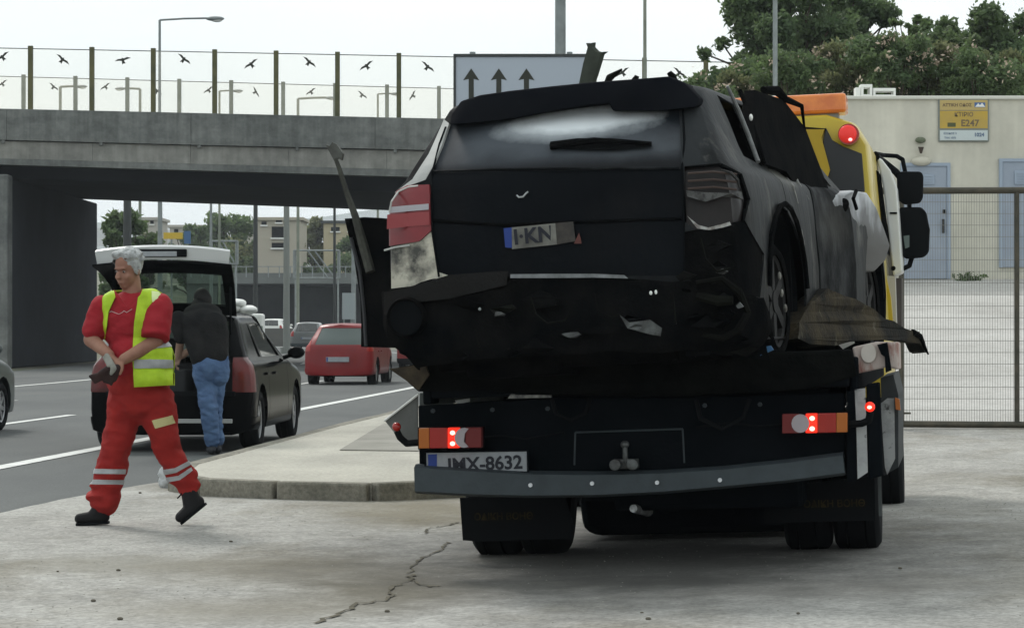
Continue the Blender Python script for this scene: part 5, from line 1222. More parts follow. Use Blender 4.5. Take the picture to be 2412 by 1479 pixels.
M_rim = mat("burnt_alloy", (.010, .010, .010), .8, 0, col2=(.02, .02, .02), scale=8, col3=(.22, .22, .2), scale3=10, lo3=.70, hi3=.8)
for x, y in ((.80, .98), (-.80, .98), (.80, 3.75), (-.80, 3.75)):
    wh = wheel(su, x, y, .31, .31, .20, .24, M_bd, M_rim, 6)
part('arch_liner', MB().lathe([(.50, .46), (.90, .46)], 28, c=(0, .98, .34)), M_dark, su); part('arch_liner', MB().lathe([(-.90, .46), (-.50, .46)], 28, c=(0, .98, .34)), M_dark, su)
part('arch_liner', MB().lathe([(.50, .44), (.90, .44)], 28, c=(0, 3.75, .34)), M_dark, su); part('arch_liner', MB().lathe([(-.90, .44), (-.50, .44)], 28, c=(0, 3.75, .34)), M_dark, su)
part('arch_wall', MB().cyl((.50, .98, .34), (.51, .98, .34), .46, n=28).cyl((.50, 3.75, .34), (.51, 3.75, .34), .44, n=28), M_dark, su)
# right side: quarter-window frame bar, door edges, torn front pillar, black door skin
def Sx(px, py, x): return tuple(L(SM, px, py, 0, x))
part('window_bar', MB().tube([Sx(1713, 203, .72), Sx(1740, 262, .76), Sx(1765, 325, .80), Sx(1786, 382, .86)], [.008, .012, .013, .012], 7), mat("bar_ash", (.16, .17, .17), .5, col2=(.08, .08, .08), scale=12), su)
part('window_bar', MB().tube([Sx(1742, 212, .72), Sx(1762, 262, .76), Sx(1785, 330, .82), Sx(1800, 384, .86)], .012, 7), M_bd, su)
part('door_skin', MB().prism([Sx(1775, 214, .78), Sx(1846, 236, .79), Sx(1898, 300, .82), Sx(1952, 440, .88), Sx(1968, 520, .9), Sx(1940, 560, .9), Sx(1900, 470, .9), Sx(1850, 405, .88), Sx(1800, 385, .86), Sx(1765, 300, .8)], (-.05, 0, 0)), M_bd, su, jitter=.012, label='charred black front door frame leaning out')
part('torn_pillar', MB().tube([Sx(1800, 212, .75), Sx(1826, 214, .76), Sx(1850, 234, .8), Sx(1885, 250, .82), Sx(1895, 290, .82), Sx(1900, 318, .82)], [.02, .028, .02, .012, .008, .004], 7), M_bd, su, jitter=.015)
part('bright_catch', MB().ball(Sx(1769, 277, .82), (.010, .012, .018)), M_white, su)
part('arch_lip', MB().tube([(.955, .98 + .475 * math.cos(a_), .34 + .475 * math.sin(a_)) for a_ in [R(5 + 17 * i) for i in range(11)]], .014, 6), M_bd, su, smooth=50)
for (p0, p1, p2, r_) in (((1868, 395), (1878, 430), (1905, 470), .012), ((1845, 408), (1868, 440), (1880, 480), .010), ((1888, 540), (1893, 575), (1895, 600), .008)):
    part('paint_scar', MB().tube([tuple(hit(*q, -.002)[0]) for q in (p0, p1, p2)], [.003, r_, .003], 6), mat("bare_metal_scar", (.26, .26, .24), .5, col2=(.1, .1, .1), scale=18), su)
for q in ((1836, 650), (1842, 690), (1852, 725)): part('hub_fleck', MB().ball(Sx(*q, .89), (.01, .014, .022)), mat("fleck", (.3, .3, .27), .6, col2=(.08, .07, .06), scale=20), su, jitter=.006)
# front wing: pale bulge with black heat marks
fw = MB().prism([Sx(px, py, .93) for px, py in [(1962, 474), (1975, 457), (2008, 448), (2042, 452), (2064, 488), (2084, 530), (2097, 578), (2090, 615), (2060, 642), (2010, 642), (1982, 570)]], (-.42, .06, .0))
mw = bpy.data.materials.new("wing_half_burnt"); mw.use_nodes = True; t = mw.node_tree; b_ = t.nodes['Principled BSDF']; b_.inputs['Roughness'].default_value = .45
tc_ = t.nodes.new("ShaderNodeTexCoord"); sp_ = t.nodes.new("ShaderNodeSeparateXYZ"); nz_ = t.nodes.new("ShaderNodeTexNoise"); nz_.inputs['Scale'].default_value = 4.5; nz_.inputs['Detail'].default_value = 6
t.links.new(tc_.outputs['Object'], sp_.inputs[0]); t.links.new(tc_.outputs['Object'], nz_.inputs[0])
ma_ = t.nodes.new("ShaderNodeMath"); ma_.operation = 'MULTIPLY_ADD'; ma_.inputs[1].default_value = .55; t.links.new(nz_.outputs[0], ma_.inputs[0]); t.links.new(sp_.outputs[2], ma_.inputs[2])
zc_ = Sx(2035, 512, .84)[2] + .275
mr_ = t.nodes.new("ShaderNodeMapRange"); mr_.inputs[1].default_value = zc_ - .05; mr_.inputs[2].default_value = zc_ + .16; t.links.new(ma_.outputs[0], mr_.inputs[0])
mx_ = t.nodes.new("ShaderNodeMix"); mx_.data_type = 'RGBA'; mx_.inputs[6].default_value = (.012, .012, .013, 1); mx_.inputs[7].default_value = (.36, .38, .40, 1)
t.links.new(mr_.outputs[0], mx_.inputs[0]); t.links.new(mx_.outputs[2], b_.inputs['Base Color'])
part('front_wing', fw, mw, su, smooth=60, bevel=.07, jitter=.012, sub=0, label='bulging front wing half silver and half blackened')
part('wing_split', MB().tube([Sx(2014, 450, .95), Sx(2008, 470, .97), Sx(2016, 492, .97)], .012, 6), M_bd, su, jitter=.01)
part('wing_tear', MB().ball(Sx(1984, 486, .92), (.03, .06, .045), 8, 10), M_bd, su, smooth=True, jitter=.02)
# torn side step sticking out to the right
sp = [(1885, 760), (1905, 715), (1945, 682), (1990, 694), (2040, 720), (2085, 745), (2130, 772), (2165, 782), (2178, 800), (2188, 832), (2178, 828), (2166, 806), (2110, 800), (2060, 802), (2000, 806), (1930, 818), (1880, 800)]
q = [Sx(px, py, .95 + .28 * max(0, (px - 1900) / 280)) for px, py in sp]
part('torn_sill', MB().prism(q, (-.10, .05, -.0)), mat("rusty_sill", (.048, .038, .022), .9, col2=(.008, .008, .007), scale=3.4, lo=.38, hi=.58, bump=.5, col3=(.12, .11, .085), scale3=9, lo3=.62, hi3=.74, spec=.15), su, jitter=.02, sub=1, label='rust brown torn side sill sticking out sideways')
part('sill_hook', MB().tube([Sx(2150, 782, 1.2), Sx(2168, 792, 1.22), Sx(2176, 812, 1.23), Sx(2186, 834, 1.24)], [.02, .016, .012, .006], 6), M_bd, su, jitter=.004)
part('white_scrap', MB().prism([Sx(1975, 812, .95), Sx(2010, 800, .97), Sx(2012, 808, .97), Sx(1985, 822, .95)], (0, .02, 0)), M_white, su)
part('silver_scrap', MB().box(Sx(1940, 770, .98), (.03, .06, .02)).box(Sx(1962, 778, .98), (.02, .05, .025)), mat("scrap_bright", (.3, .3, .28), .5), su, jitter=.01)
# left rear door hanging open, its bent window frame
ld = MB().prism([S(812, 515, 2.05), S(858, 513, 2.0), S(925, 515, 1.9), S(1085, 520, 1.75), S(1085, 822, 1.75), S(852, 818, 2.05), S(846, 700, 2.05), S(832, 590, 2.05)], (0, .09, 0))
dr = part('open_door', ld, M_bd, su, bevel=.01, jitter=.008, sub=1, label='charred rear door hanging open on the left')
part('door_frame_bar', MB().tube([S(872, 640, 1.98), S(855, 570, 2.0), S(838, 510, 2.0), S(818, 455, 2.0), S(800, 400, 2.0), S(790, 375, 2.0)], [.03, .03, .022, .017, .014, .012], 8), mat("frame_olive", (.06, .062, .05), .75, col2=(.02, .02, .018), scale=10), dr, jitter=.008)
part('bar_tip', MB().prism([S(772, 352, 2.0), S(766, 340, 2.0), S(776, 344, 2.0), S(782, 335, 2.0), S(792, 340, 2.0), S(807, 362, 2.0), S(803, 378, 2.0), S(796, 372, 2.0), S(786, 378, 2.0)], (0, .03, 0)), mat("tip_grey", (.10, .105, .095), .7, col2=(.05, .05, .045), scale=12), dr, jitter=.004)
part('door_edge', MB().tube([S(826, 560, 2.03), S(848, 640, 2.03), S(858, 740, 2.03), S(862, 815, 2.03)], .012, 6), mat("edge_grey", (.04, .042, .045), .6), dr)
# torn panel and bits standing on the roof
tpn = [(1356, 232), (1366, 186), (1374, 150), (1380, 128), (1384, 112), (1380, 102), (1386, 106), (1394, 101), (1393, 112), (1402, 122), (1410, 125), (1423, 123), (1414, 130), (1408, 152), (1400, 178), (1396, 188), (1388, 232)]
part('torn_roof_sheet', MB().prism([S(px, py, 1.6) for px, py in tpn], (.02, .012, 0)), mat("torn_sheet", (.055, .065, .05), .7, col2=(.025, .03, .022), scale=8), su, jitter=.004)
part('roof_scrap', MB().tube([S(1425, 206, .9), S(1435, 183, .9), S(1450, 172, .9), S(1466, 162, .9)], [.02, .02, .012, .006], 6), MATS["char_olive"], su, jitter=.01); part('roof_scrap', MB().tube([S(1492, 205, .9), S(1496, 188, .9), S(1500, 178, .9)], [.02, .02, .014], 6), MATS['char_olive'], su, jitter=.01); part('roof_scrap', MB().tube([S(1590, 200, 1.0), S(1586, 184, 1.0), S(1578, 172, 1.0)], [.025, .02, .015], 6), MATS['char_olive'], su, jitter=.01)

# loose burnt bits: torn scraps, drooping wires, foam lumps around the bumper and the lamp corner
rs = random.Random(21)
def scrap(px, py, s, off, m, nm='scrap'):
    c, n = hit(px, py, off); k = rs.randint(4, 6); pts_ = []
    for i in range(k):
        a_ = 2 * math.pi * i / k + rs.uniform(-.3, .3); r_ = s * rs.uniform(.4, 1.2); pts_.append(c + Vector((r_ * math.cos(a_) * 1.5, rs.uniform(-.03, .03), r_ * math.sin(a_) * .7)))
    part(nm, MB().prism(pts_, (0, rs.uniform(.01, .04), 0)), m, bmp, jitter=.015, sub=1)
olive = MATS['char_olive']; ds_ = MATS['dull_scrap']
for i in range(14): scrap(rs.uniform(1610, 1770), rs.uniform(560, 830), rs.uniform(.02, .06), rs.uniform(.06, .14), rs.choice((M_bd, olive, M_bd)))
for i in range(7): scrap(rs.uniform(990, 1600), rs.uniform(700, 842), rs.uniform(.02, .08), rs.uniform(.08, .15), rs.choice((M_bd, M_bd, olive)))
for (px, py, s) in ((1700, 640, .02), (1500, 768, .025), (1020, 660, .012), (1350, 786, .03), (1745, 720, .02), (1180, 742, .02)): scrap(px, py, s, .15, ds_, 'metal_scrap')
def wire(pts_, r_=.005, m=None): part('hanging_wire', MB().tube([tuple(hit(*p, .16)[0]) for p in pts_], r_, 6), m or olive, bmp)
wire(((1250, 700), (1262, 740), (1290, 762), (1330, 755), (1352, 715))); wire(((1585, 690), (1592, 760), (1612, 815), (1640, 840))); wire(((1400, 690), (1408, 730), (1440, 748), (1470, 735)), .004)
wire(((1650, 560), (1662, 610), (1690, 640), (1720, 632)), .006); wire(((1120, 775), (1128, 815), (1160, 838), (1200, 822)), .005)
def hang(pts_, r_, m, nm='hose'): part(nm, MB().tube([T(a, b, y) for a, b, y in pts_], r_, 7), m, tr, smooth=50)
hang(((1300, 940, .05), (1310, 975, .02), (1345, 990, .02), (1380, 972, .02), (1390, 940, .05)), .011, M_black)
hang(((1640, 942, .05), (1650, 985, .0), (1700, 1010, .0), (1750, 985, .0), (1765, 940, .05)), .012, M_black)
hang(((1135, 1030, .05), (1180, 1026, .06), (1240, 1034, .06), (1330, 1018, .06)), .006, M_black, 'lamp_cable'); hang(((1840, 1000, .05), (1790, 1004, .06), (1720, 996, .06), (1640, 1006, .06)), .006, M_black, 'lamp_cable')
for i in range(0):
    c = T(1420 + (i % 2) * 2, 858 + i * 9, -.06); part('chain_link', MB().lathe([(-.004, .014), (0, .018), (.004, .014), (0, .010), (-.004, .014)], 12, axis='y' if i % 2 else 'x', c=c), MATS['worn_steel'], tr, smooth=60)
for px in (1020, 1160, 1290, 1660, 1790):
    c = T(px, 968 - (px - 1000) * .02, .09); part('panel_bolt', MB().cyl((c[0], c[1] - .012, c[2]), (c[0], c[1] + .005, c[2]), .012, n=6), M_bump, tr)
# ================================================================== OTHER CARS
M_vglass = glass_mat("car_glass", (.40, .48, .45), .55, .08, (.03, .035, .033)); M_vglass.node_tree.nodes["Principled BSDF"].inputs["Specular IOR Level"].default_value = 1; M_vglass.node_tree.nodes["Principled BSDF"].inputs["Coat Weight"].default_value = 1
M_tint = glass_mat("car_glass_dark", (.10, .12, .12), .75, .03, (.008, .01, .01))
M_int = mat("car_interior", (.03, .032, .035), .85)
M_alloy = mat("alloy_rim", (.34, .35, .36), .4, .7)
def rearf(f): return f.normal.y < -.15
def make_car(M, P, paint, label, lens, wheels=(.75, 3.3), r=.31, track=None, rear_glass=True, glass=None, plate='', trim=None, name='car', seams=True, hatch_open=False, group=None, lensm=None):
    e = empty(name, M, label, 'car', group); w = P['w']; zt = P['belt']; H = P['H']; tk = track or w - .12; glass = glass or M_vglass
    bm = car_shell(P, 2, 4)
    sf = lambda f: abs(f.normal.x) > .3 and f.calc_center_median().z < zt - .05
    for cy in wheels: cut_side(bm, arc_poly(cy, r + .01, r + .055, 16), 1, sf)
    uf = lambda f: abs(f.normal.x) > .25 and f.calc_center_median().z > zt - .06
    z0, z1 = zt + .05, H - .12; yb, yr, wt, wb = P['yb'], P['yr'], P['wt'], P['wb']
    m1 = (yr + wt) / 2
    for pl_ in ([(yr + .38, z0), (m1 - .06, z0), (m1 - .06, z1), (yr + .52, z1)], [(m1 + .06, z0), (wb - .32, z0), (wt + .1, z1), (m1 + .06, z1)]): cut_side(bm, pl_, 2, uf)
    if rear_glass and not hatch_open:
        cut_side(bm, [(-.68 * w, zt + .02), (.68 * w, zt + .02), (.56 * w, H - .11), (-.56 * w, H - .11)], 4, rearf, axis=1)
    if hatch_open:
        cut_side(bm, [(-.74 * w, .62), (.74 * w, .62), (.80 * w, zt - .1), (.70 * w, zt + .05), (.60 * w, H - .07), (-.60 * w, H - .07), (-.70 * w, zt + .05), (-.80 * w, zt - .1)], 1, rearf, axis=1)
    cut_side(bm, [(-.66 * w, zt + .02), (.66 * w, zt + .02), (.56 * w, H - .09), (-.56 * w, H - .09)], 5, lambda f: f.normal.y > .25 and f.calc_center_median().z > zt, axis=1)
    lx0, lx1, lz0, lz1 = lens
    for s in (1, -1):
        cut_side(bm, [(s * lx0 * w, lz0), (s * lx1 * w, lz0), (s * lx1 * w, lz1), (s * lx0 * w * 1.0, lz1)][::s], 6 if s > 0 else 7, lambda f: f.normal.y < -.05 and f.calc_center_median().y < .5, axis=1)
    if seams:
        for a in (wb - .22, m1, ): cut_side(bm, [(a - .006, P['zb'] + .12), (a + .006, P['zb'] + .12), (a + .006, zt + .02), (a - .006, zt + .02)], 8, lambda f: abs(f.normal.x) > .5)
    cut_side(bm, [(-w * 1.1, P['zb'] - .05), (w * 1.1, P['zb'] - .05), (w * 1.1, P['zb'] + .16), (-w * 1.1, P['zb'] + .16)], 9, lambda f: f.calc_center_median().y < .45 and f.normal.y < .3, axis=1)
    reindex(bm)
    link('body', extract(bm, {0}, 'body', 0, -.01), paint, e)
    [link('side_window', extract(bm, {2}, 'side_window', -.012, filt=lambda f, isl_=isl_: f in isl_), glass, e) for isl_ in islands(bm, {2})]
    if rear_glass and not hatch_open: link('rear_window', extract(bm, {4}, 'rear_window', -.008), glass, e)
    link('windscreen', extract(bm, {5}, 'windscreen', -.008), M_vglass, e)
    link('tail_light', extract(bm, {6}, 'tail_light', .006, -.02), lensm or M_red, e); link('tail_light', extract(bm, {7}, 'tail_light', .006, -.02), lensm or M_red, e)
    if seams: [link('door_gap', extract(bm, {8}, 'door_gap', -.006, filt=lambda f, isl_=isl_: f in isl_), M_dark, e) for isl_ in islands(bm, {8})]
    link('bumper_skirt', extract(bm, {9}, 'bumper_skirt', .012, -.03), trim or M_black, e)
    Lg = P['L']
    part('underbody', MB().span((-w * .72, .12, P['zb'] - .03), (w * .72, Lg - .15, P['zb'] + .2)), M_dark, e)
    part('interior', MB().span((-w * .78, .55, P['zb'] + .2), (w * .78, Lg * .72, zt - .22)), M_int, e) if not hatch_open else part('interior', MB().span((-w * .70, .25, P['zb'] + .18), (w * .70, Lg * .72, .56)).span((-w * .80, .2, .5), (-w * .76, 2.6, zt)).span((w * .76, .2, .5), (w * .80, 2.6, zt)), M_int, e)
    for s in (-.38, .38):
        part('seat', MB().span((s - .2, Lg * .42, .5), (s + .2, Lg * .42 + .12, zt + .05)).span((s - .1, Lg * .42, zt + .07), (s + .1, Lg * .42 + .1, zt + .25)), M_int, e, bevel=.03)
    part('rear_seat', MB().span((-.58, 1.05, .45), (.58, 1.2, zt - .02)), M_int, e, bevel=.03)
    for x in (-tk, tk):
        for cy in wheels: wheel(e, x, cy, r, r, .20, r * .64, M_black, M_alloy, 7)
    for s in (-1, 1):
        mm = MB().ball((s * (w + .09), wb - .25, zt + .08), (.10, .06, .07), 8, 12); mm.cyl((s * (w - .06), wb - .22, zt + .02), (s * (w + .05), wb - .24, zt + .06), .025, n=8)
        part('wing_mirror', mm, paint if trim is None else trim, e, smooth=True)
    for s in (-1, 1):
        for a in (m1 - .15, wb - 1.2): part('door_handle', MB().box((s * (w * .985 + .01), a, zt - .13), (.03, .16, .03)), paint, e, bevel=.006)
    if plate is not None:
        pz = P.get('plz', .62); yy = -P.get('bulge', .1) + .02
        pp = part('number_plate', MB().span((-.26, yy - .02, pz - .055), (.26, yy + .04, pz + .055)), M_plate, e)
        part('plate_print', MB().span((-.25, yy - .022, pz - .045), (-.215, yy - .02, pz + .045)), M_eub, pp)
        if plate: part('lettering', text_mb(plate, .085, Matrix.Translation((.02, yy - .0225, pz)) @ FACE, .001, .002), M_ink, pp)
    return e
hb = dict(w=.86, zb=.20, belt=.93, H=1.45, gh=.58, L=3.95, yb=.06, yr=.42, wt=1.75, wb=2.75, zh=.80, bulge=.10)
def place(px, d, py_ground, yaw):
    q = W(px, py_ground, d); return frame(q.x, d, q.z, yaw=yaw)
M_redp = mat("red_car_paint", (.20, .008, .010), .4, col2=(.16, .007, .009), scale=2, coat=.2)
hbr = dict(hb); hbr.update(w=.80, H=1.44, L=3.5, gh=.53, belt=.93, wt=1.6, wb=2.5, zb=.26, bulge=.14, yr=.5)
rc = make_car(place(797, 57.5, 911, -5.2), hbr, M_redp, 'red hatchback driving away beneath the overpass beside the open burnt door', (.80, 1.02, .80, 1.12), plate='', trim=M_redp, wheels=(.7, 2.9), glass=glass_mat('pale_rear_glass', (.3, .36, .34), .98, .12, (.06, .08, .075)))
p2_ = dict(hb); p2_.update(L=4.0)
make_car(frame((1000 - 1206) / 6000 * 76, 76, 0, yaw=-5), p2_, mat("red_paint_dull", (.17, .01, .01), .4, coat=.2), 'second red car half hidden by the corner of the recovery lorry', (.78, 1.0, .78, 1.05), plate=None)
M_gp = mat("grey_green_paint", (.05, .062, .06), .3, coat=.2)
make_car(place(722, 131, 825, -2), hb, mat("silver_grey_paint", (.14, .15, .15), .4, coat=.5), 'small silver grey hatchback farther up the road past the bridge', (.78, 1.0, .72, .98), plate='', trim=M_bump)
make_car(frame(W(636, 770, 178).x, 178, .42, yaw=-8), hb, M_white, 'white car of which only the roof shows over the far concrete wall', (.78, 1.0, .75, 1.0), plate=None, seams=False)
# car cut by the left edge
sp_ = dict(hb); sp_.update(w=.88, L=4.1, H=1.46, belt=.95)
make_car(frame(-7.50, 28.7, 0, yaw=-5.0), sp_, M_gp, 'grey green car entering the picture at the left edge', (.80, 1.02, .80, 1.05), plate=None, wheels=(.70, 3.2))
# light lorry loaded with white sacks
q = W(562, 760, 112); e = empty('loaded_truck', (q.x, 112, 0), 'green light truck piled with white bundles far up the road', 'truck')
part('bed', MB().span((-.95, 0, .8), (.75, 3.2, 1.35)), mat("truck_green", (.05, .09, .06), .6), e, bevel=.03)
part('cab', MB().span((-.9, 3.3, .6), (.7, 4.8, 1.9)), M_white, e, bevel=.1)
for i, (x, z) in enumerate([(-.45, 1.75), (.15, 1.75), (-.3, 2.1), (.35, 2.05), (-.15, 2.35), (.25, 1.5), (-.55, 1.5)]): part('bundle', MB().ball((x, .6, z), (.45, .7, .2), 8, 12), (M_white, mat("bundle_green", (.25, .3, .2), .8))[i > 4], e, smooth=True, jitter=.05)
for x in (-.75, .55):
    for y in (.7, 3.9): part('wheel', MB().cyl((x - .12, y, .4), (x + .12, y, .4), .4, n=16), M_black, e)
# black hatchback with its boot open
M_blkp = mat("black_car_paint", (.003, .0035, .004), .14, coat=0, spec=.06)
bk = dict(w=.875, zb=.20, belt=.93, H=1.46, gh=.60, L=4.15, yb=.05, yr=.50, wt=1.75, wb=2.75, zh=.80, bulge=.06)
BM = frame(-3.56, 26.55, 0, yaw=-3.2)
bc = make_car(BM, bk, M_blkp, 'black hatchback parked on the hard shoulder with its boot lid raised', (.74, 1.02, .62, .98), hatch_open=True, plate=None, wheels=(.62, 3.2), r=.32, glass=M_tint, trim=M_blkp, lensm=mat('lens_dark_maroon', (.13, .009, .009), .3, col2=(.05, .006, .006), scale=5, coat=.2))
def K(px, py, y): return tuple(L(BM, px, py, 1, y))
# raised lid: window, frame, trailing edge with the plate recess
lid = bpy.data.objects.new('boot_lid', None); COL.objects.link(lid); lid.parent = bc
hz = 1.44; yh = .58
def LP(u, v):                                          # u across, v 0 hinge .. 1 edge
    return (u, yh - 1.05 * v, hz + .62 * v - .10 * v * v + .06 * math.sin(v * 3.1) - .03 * (u / .6)**2)
def lidquad(u0, u1, v0, v1, m, nm, par, th=.02, n=6, taper=None):
    mb = MB(); vs = []
    wd_ = lambda v: .60 + .12 * v
    for j in range(n + 1):
        v = v0 + (v1 - v0) * j / n
        for i in range(n + 1):
            u = (u0 + (u1 - u0) * i / n) * wd_(v); p = LP(u, v); vs.append(p)
    k = n + 1; top_ = [(p[0], p[1] + .3 * th, p[2] + th) for p in vs]; N_ = len(vs)
    fs = [(j * k + i, j * k + i + 1, (j + 1) * k + i + 1, (j + 1) * k + i) for j in range(n) for i in range(n)]
    fs2 = [tuple(q + N_ for q in reversed(f)) for f in fs]; ed = []
    for i in range(n):
        for a, b in ((i, i + 1), (n * k + i + 1, n * k + i), ((i + 1) * k, i * k), (i * k + n, (i + 1) * k + n)): ed.append((a, b, b + N_, a + N_))
    mb.add(vs + top_, fs + fs2 + ed); return part(nm, mb, m, par, smooth=35)
lidquad(-1, -.82, 0, 1, M_blkp, 'lid_frame', lid); lidquad(.82, 1, 0, 1, M_blkp, 'lid_frame', lid); lidquad(-.82, .82, 0, .12, M_blkp, 'lid_frame', lid); lidquad(-.82, .82, .66, 1, M_blkp, 'lid_frame', lid)
lidquad(-.82, .82, .12, .66, glass_mat("boot_glass", (.78, .86, .80), .22, .05, (.05, .06, .055)), 'lid_window', lid, th=.006)
ed = MB(); vs = []; n = 14; P_ = []
for i in range(n + 1):
    u = -1 + 2 * i / n; x = u * .70; z = hz + .70 - .05 * abs(u)**2.2; y = yh - 1.06 + .04 * u * u
    hh = .15 if abs(u) > .55 else .15; P_.append((x, y, z, hh))
for x, y, z, h_ in P_: vs += [(x * .97, y + .02, z - h_), (x, y, z - .02), (x * .99, y + .03, z), (x * .97, y + .06, z - h_ + .02)]
fs = [(i * 4 + j, i * 4 + (j + 1) % 4, (i + 1) * 4 + (j + 1) % 4, (i + 1) * 4 + j) for i in range(n) for j in range(4)] + [(0, 1, 2, 3), (n * 4 + 3, n * 4 + 2, n * 4 + 1, n * 4)]
part('lid_edge', ed.add(vs, fs), mat("lid_edge_sheen", (.50, .52, .52), .35, coat=.4), lid, smooth=35)  # black edge; the sky it mirrors is put into its pale colour
part('plate_recess', MB().span((-.36, yh - 1.075, hz + .575), (.26, yh - 1.045, hz + .655)), M_dark, lid, bevel=.01)
pr = part('number_plate', MB().span((-.30, yh - 1.085, hz + .582), (.16, yh - 1.072, hz + .632)), M_plate, lid)
for s in (-1, 1): part('gas_strut', MB().cyl((s * .56, .45, 1.05), (s * .62, .05, 1.72), .012, n=8), M_black, lid)
part('boot_sill', MB().span((-.68, -.02, .58), (.68, .12, .63)), M_black, bc, bevel=.01)
part('bumper_insert', MB().span((-.60, -.085, .30), (.66, -.04, .345)), mat("silver_strip", (.35, .36, .35), .4), bc, bevel=.006)
part('parcel_box', MB().span((-.5, .3, .56), (.1, .8, .85)), M_int, bc, bevel=.02)
# ================================================================== PEOPLE
M_skin = mat("skin", (.30, .16, .11), .6, col2=(.24, .115, .08), scale=9, bump=.1)
M_skin2 = mat("skin_shade", (.30, .19, .14), .6)
M_redc = mat("red_workwear", (.30, .022, .018), .85, col2=(.235, .016, .015), scale=7, bump=.6, bscale=9, spec=.2)
M_reds = mat("red_shirt", (.30, .018, .026), .85, col2=(.26, .015, .022), scale=7, bump=.5, bscale=10, spec=.2)
M_hiv = mat("hi_vis_yellow", (.43, .62, .03), .7, col2=(.33, .50, .02), scale=8, bump=.5, bscale=9)
M_hivp = mat("hi_vis_pale", (.62, .72, .36), .7)
M_refl = mat("reflective_tape", (.38, .39, .40), .5, col2=(.3, .31, .32), scale=14)
M_hair = mat("grey_hair", (.50, .52, .52), .8, col2=(.24, .25, .25), scale=26, bump=.6, bscale=60)
M_boot = mat("black_boot", (.010, .010, .011), .7, bump=.3, spec=.2)
M_jean = mat("denim", (.085, .15, .27), .85, col2=(.05, .09, .18), scale=6, bump=.5, bscale=12, col3=(.16, .23, .34), scale3=4, lo3=.58, hi3=.75)
M_drk = mat("dark_shirt", (.009, .010, .011), .9, col2=(.018, .018, .018), scale=5, bump=.4, spec=.1)
def caps(mb, p0, r0, p1, r1, flat=None):
    p0, p1 = Vector(p0), Vector(p1); mb.cyl(p0, p1, r0, r1, 14); mb.ball(p0, (r0, r0, r0), 8, 12); mb.ball(p1, (r1, r1, r1), 8, 12); return mb
def remesh(mb, vox, name, sm=6, factor=.5):
    me = mb.mesh(name); o = bpy.data.objects.new(name, me); COL.objects.link(o)
    m = o.modifiers.new('r', 'REMESH'); m.mode = 'VOXEL'; m.voxel_size = vox; m.use_smooth_shade = True
    if sm: s = o.modifiers.new('s', 'SMOOTH'); s.iterations = sm; s.factor = factor
    bpy.context.view_layer.update(); r = bpy.data.meshes.new_from_object(o.evaluated_get(bpy.context.evaluated_depsgraph_get()))
    bpy.data.objects.remove(o); bpy.data.meshes.remove(me); r.name = name; return r
def wrinkle(me, a, s):
    for v in me.vertices:
        c = v.co * s; v.co += v.normal * (noise.noise(c) * .5 + .8 * (.35 - abs(noise.noise(Vector((c.x * .8 + c.z * .3, c.y, c.z * 1.5))))) ) * a
BASE[0] = None
def from_mesh(me): b = bmesh.new(); b.from_mesh(me); b.normal_update(); b.faces.layers.int.new('g'); return b
def hand_mb(mb, wrist, fdir, palm_n, s=1.0, curl=.6, side=1):
    """palm, four fingers of unequal length curled towards palm_n, and a thumb off the palm's side"""
    f = Vector(fdir).normalized(); n = Vector(palm_n); n = (n - f * n.dot(f)).normalized(); u = f.cross(n) * side; w0 = Vector(wrist)
    mb.ball(w0 + f * .045 * s, (.043 * s, .016 * s, .05 * s), 8, 12, M=Matrix((u, n, f)).transposed())
    for i, (o, l) in enumerate(((-.030, .070), (-.010, .080), (.011, .074), (.030, .058))):
        p = w0 + f * .082 * s + u * o * s; a = 0
        for k, fr in enumerate((.45, .32, .23)):
            a += curl * (.5 + .3 * k); d = f * math.cos(a) + n * math.sin(a); q = p + d * l * fr * s; r = (.0095 - .0012 * k) * s
            mb.cyl(p, q, r, r * .92, 8); mb.ball(q, (r * .95,) * 3, 5, 8); p = q
    p = w0 + f * .025 * s - u * .034 * s
    for d, l in (((f * .6 - u * .7 + n * .4).normalized(), .038), ((f * .85 - u * .1 + n * .6).normalized(), .03)):
        q = p + d * l * s; mb.cyl(p, q, .0115 * s, .010 * s, 8); mb.ball(q, (.010 * s,) * 3, 5, 8); p = q
# ---- worker
WD = 16.6; wb_ = W(325, 1222, WD); wb_.z = yz(wb_.x, WD)
wk = empty('person', Matrix.Translation(wb_), 'grey haired worker in red clothes and yellow hi vis vest walking left', 'person')
I4 = Matrix.Translation(wb_)
def Q(px, py, dd=0.0): return W(px, py, WD + dd) - wb_
face = Vector((-.50, -.84, -.20)).normalized()
b = MB(); hc = Q(301, 634, 0)
Rz = Matrix.Rotation(math.atan2(-.62, .75) * -1 + 0, 3, 'Z')
fx = face.cross(Vector((0, 0, 1))).normalized(); fz = fx.cross(face).normalized(); HB = Matrix((fx, face, fz)).transposed()
def H3(x, y, z): return hc + HB @ Vector((x, y, z))
b.ball(hc + HB @ Vector((0, -.012, .028)), (.078, .098, .098), 14, 20, M=HB)          # skull
b.ball(H3(0, .022, -.045), (.062, .072, .078), 12, 16, M=HB)                         # face
b.ball(H3(0, .048, -.098), (.034, .036, .026), 8, 12, M=HB)                          # chin
b.ball(H3(0, .100, -.022), (.015, .022, .026), 8, 10, M=HB); b.ball(H3(0, .108, -.036), (.018, .018, .013), 8, 10, M=HB)   # nose
b.ball(H3(0, .082, .018), (.050, .012, .009), 8, 12, M=HB)                           # brow
for s in (-1, 1):
    b.ball(H3(s * .036, .062, -.040), (.022, .022, .022), 8, 10, M=HB); b.ball(H3(s * .078, -.008, -.015), (.010, .020, .032), 8, 10, M=HB)
b.ball(H3(0, .088, -.070), (.024, .010, .007), 6, 10, M=HB); b.ball(H3(0, .086, -.083), (.022, .010, .008), 6, 10, M=HB)
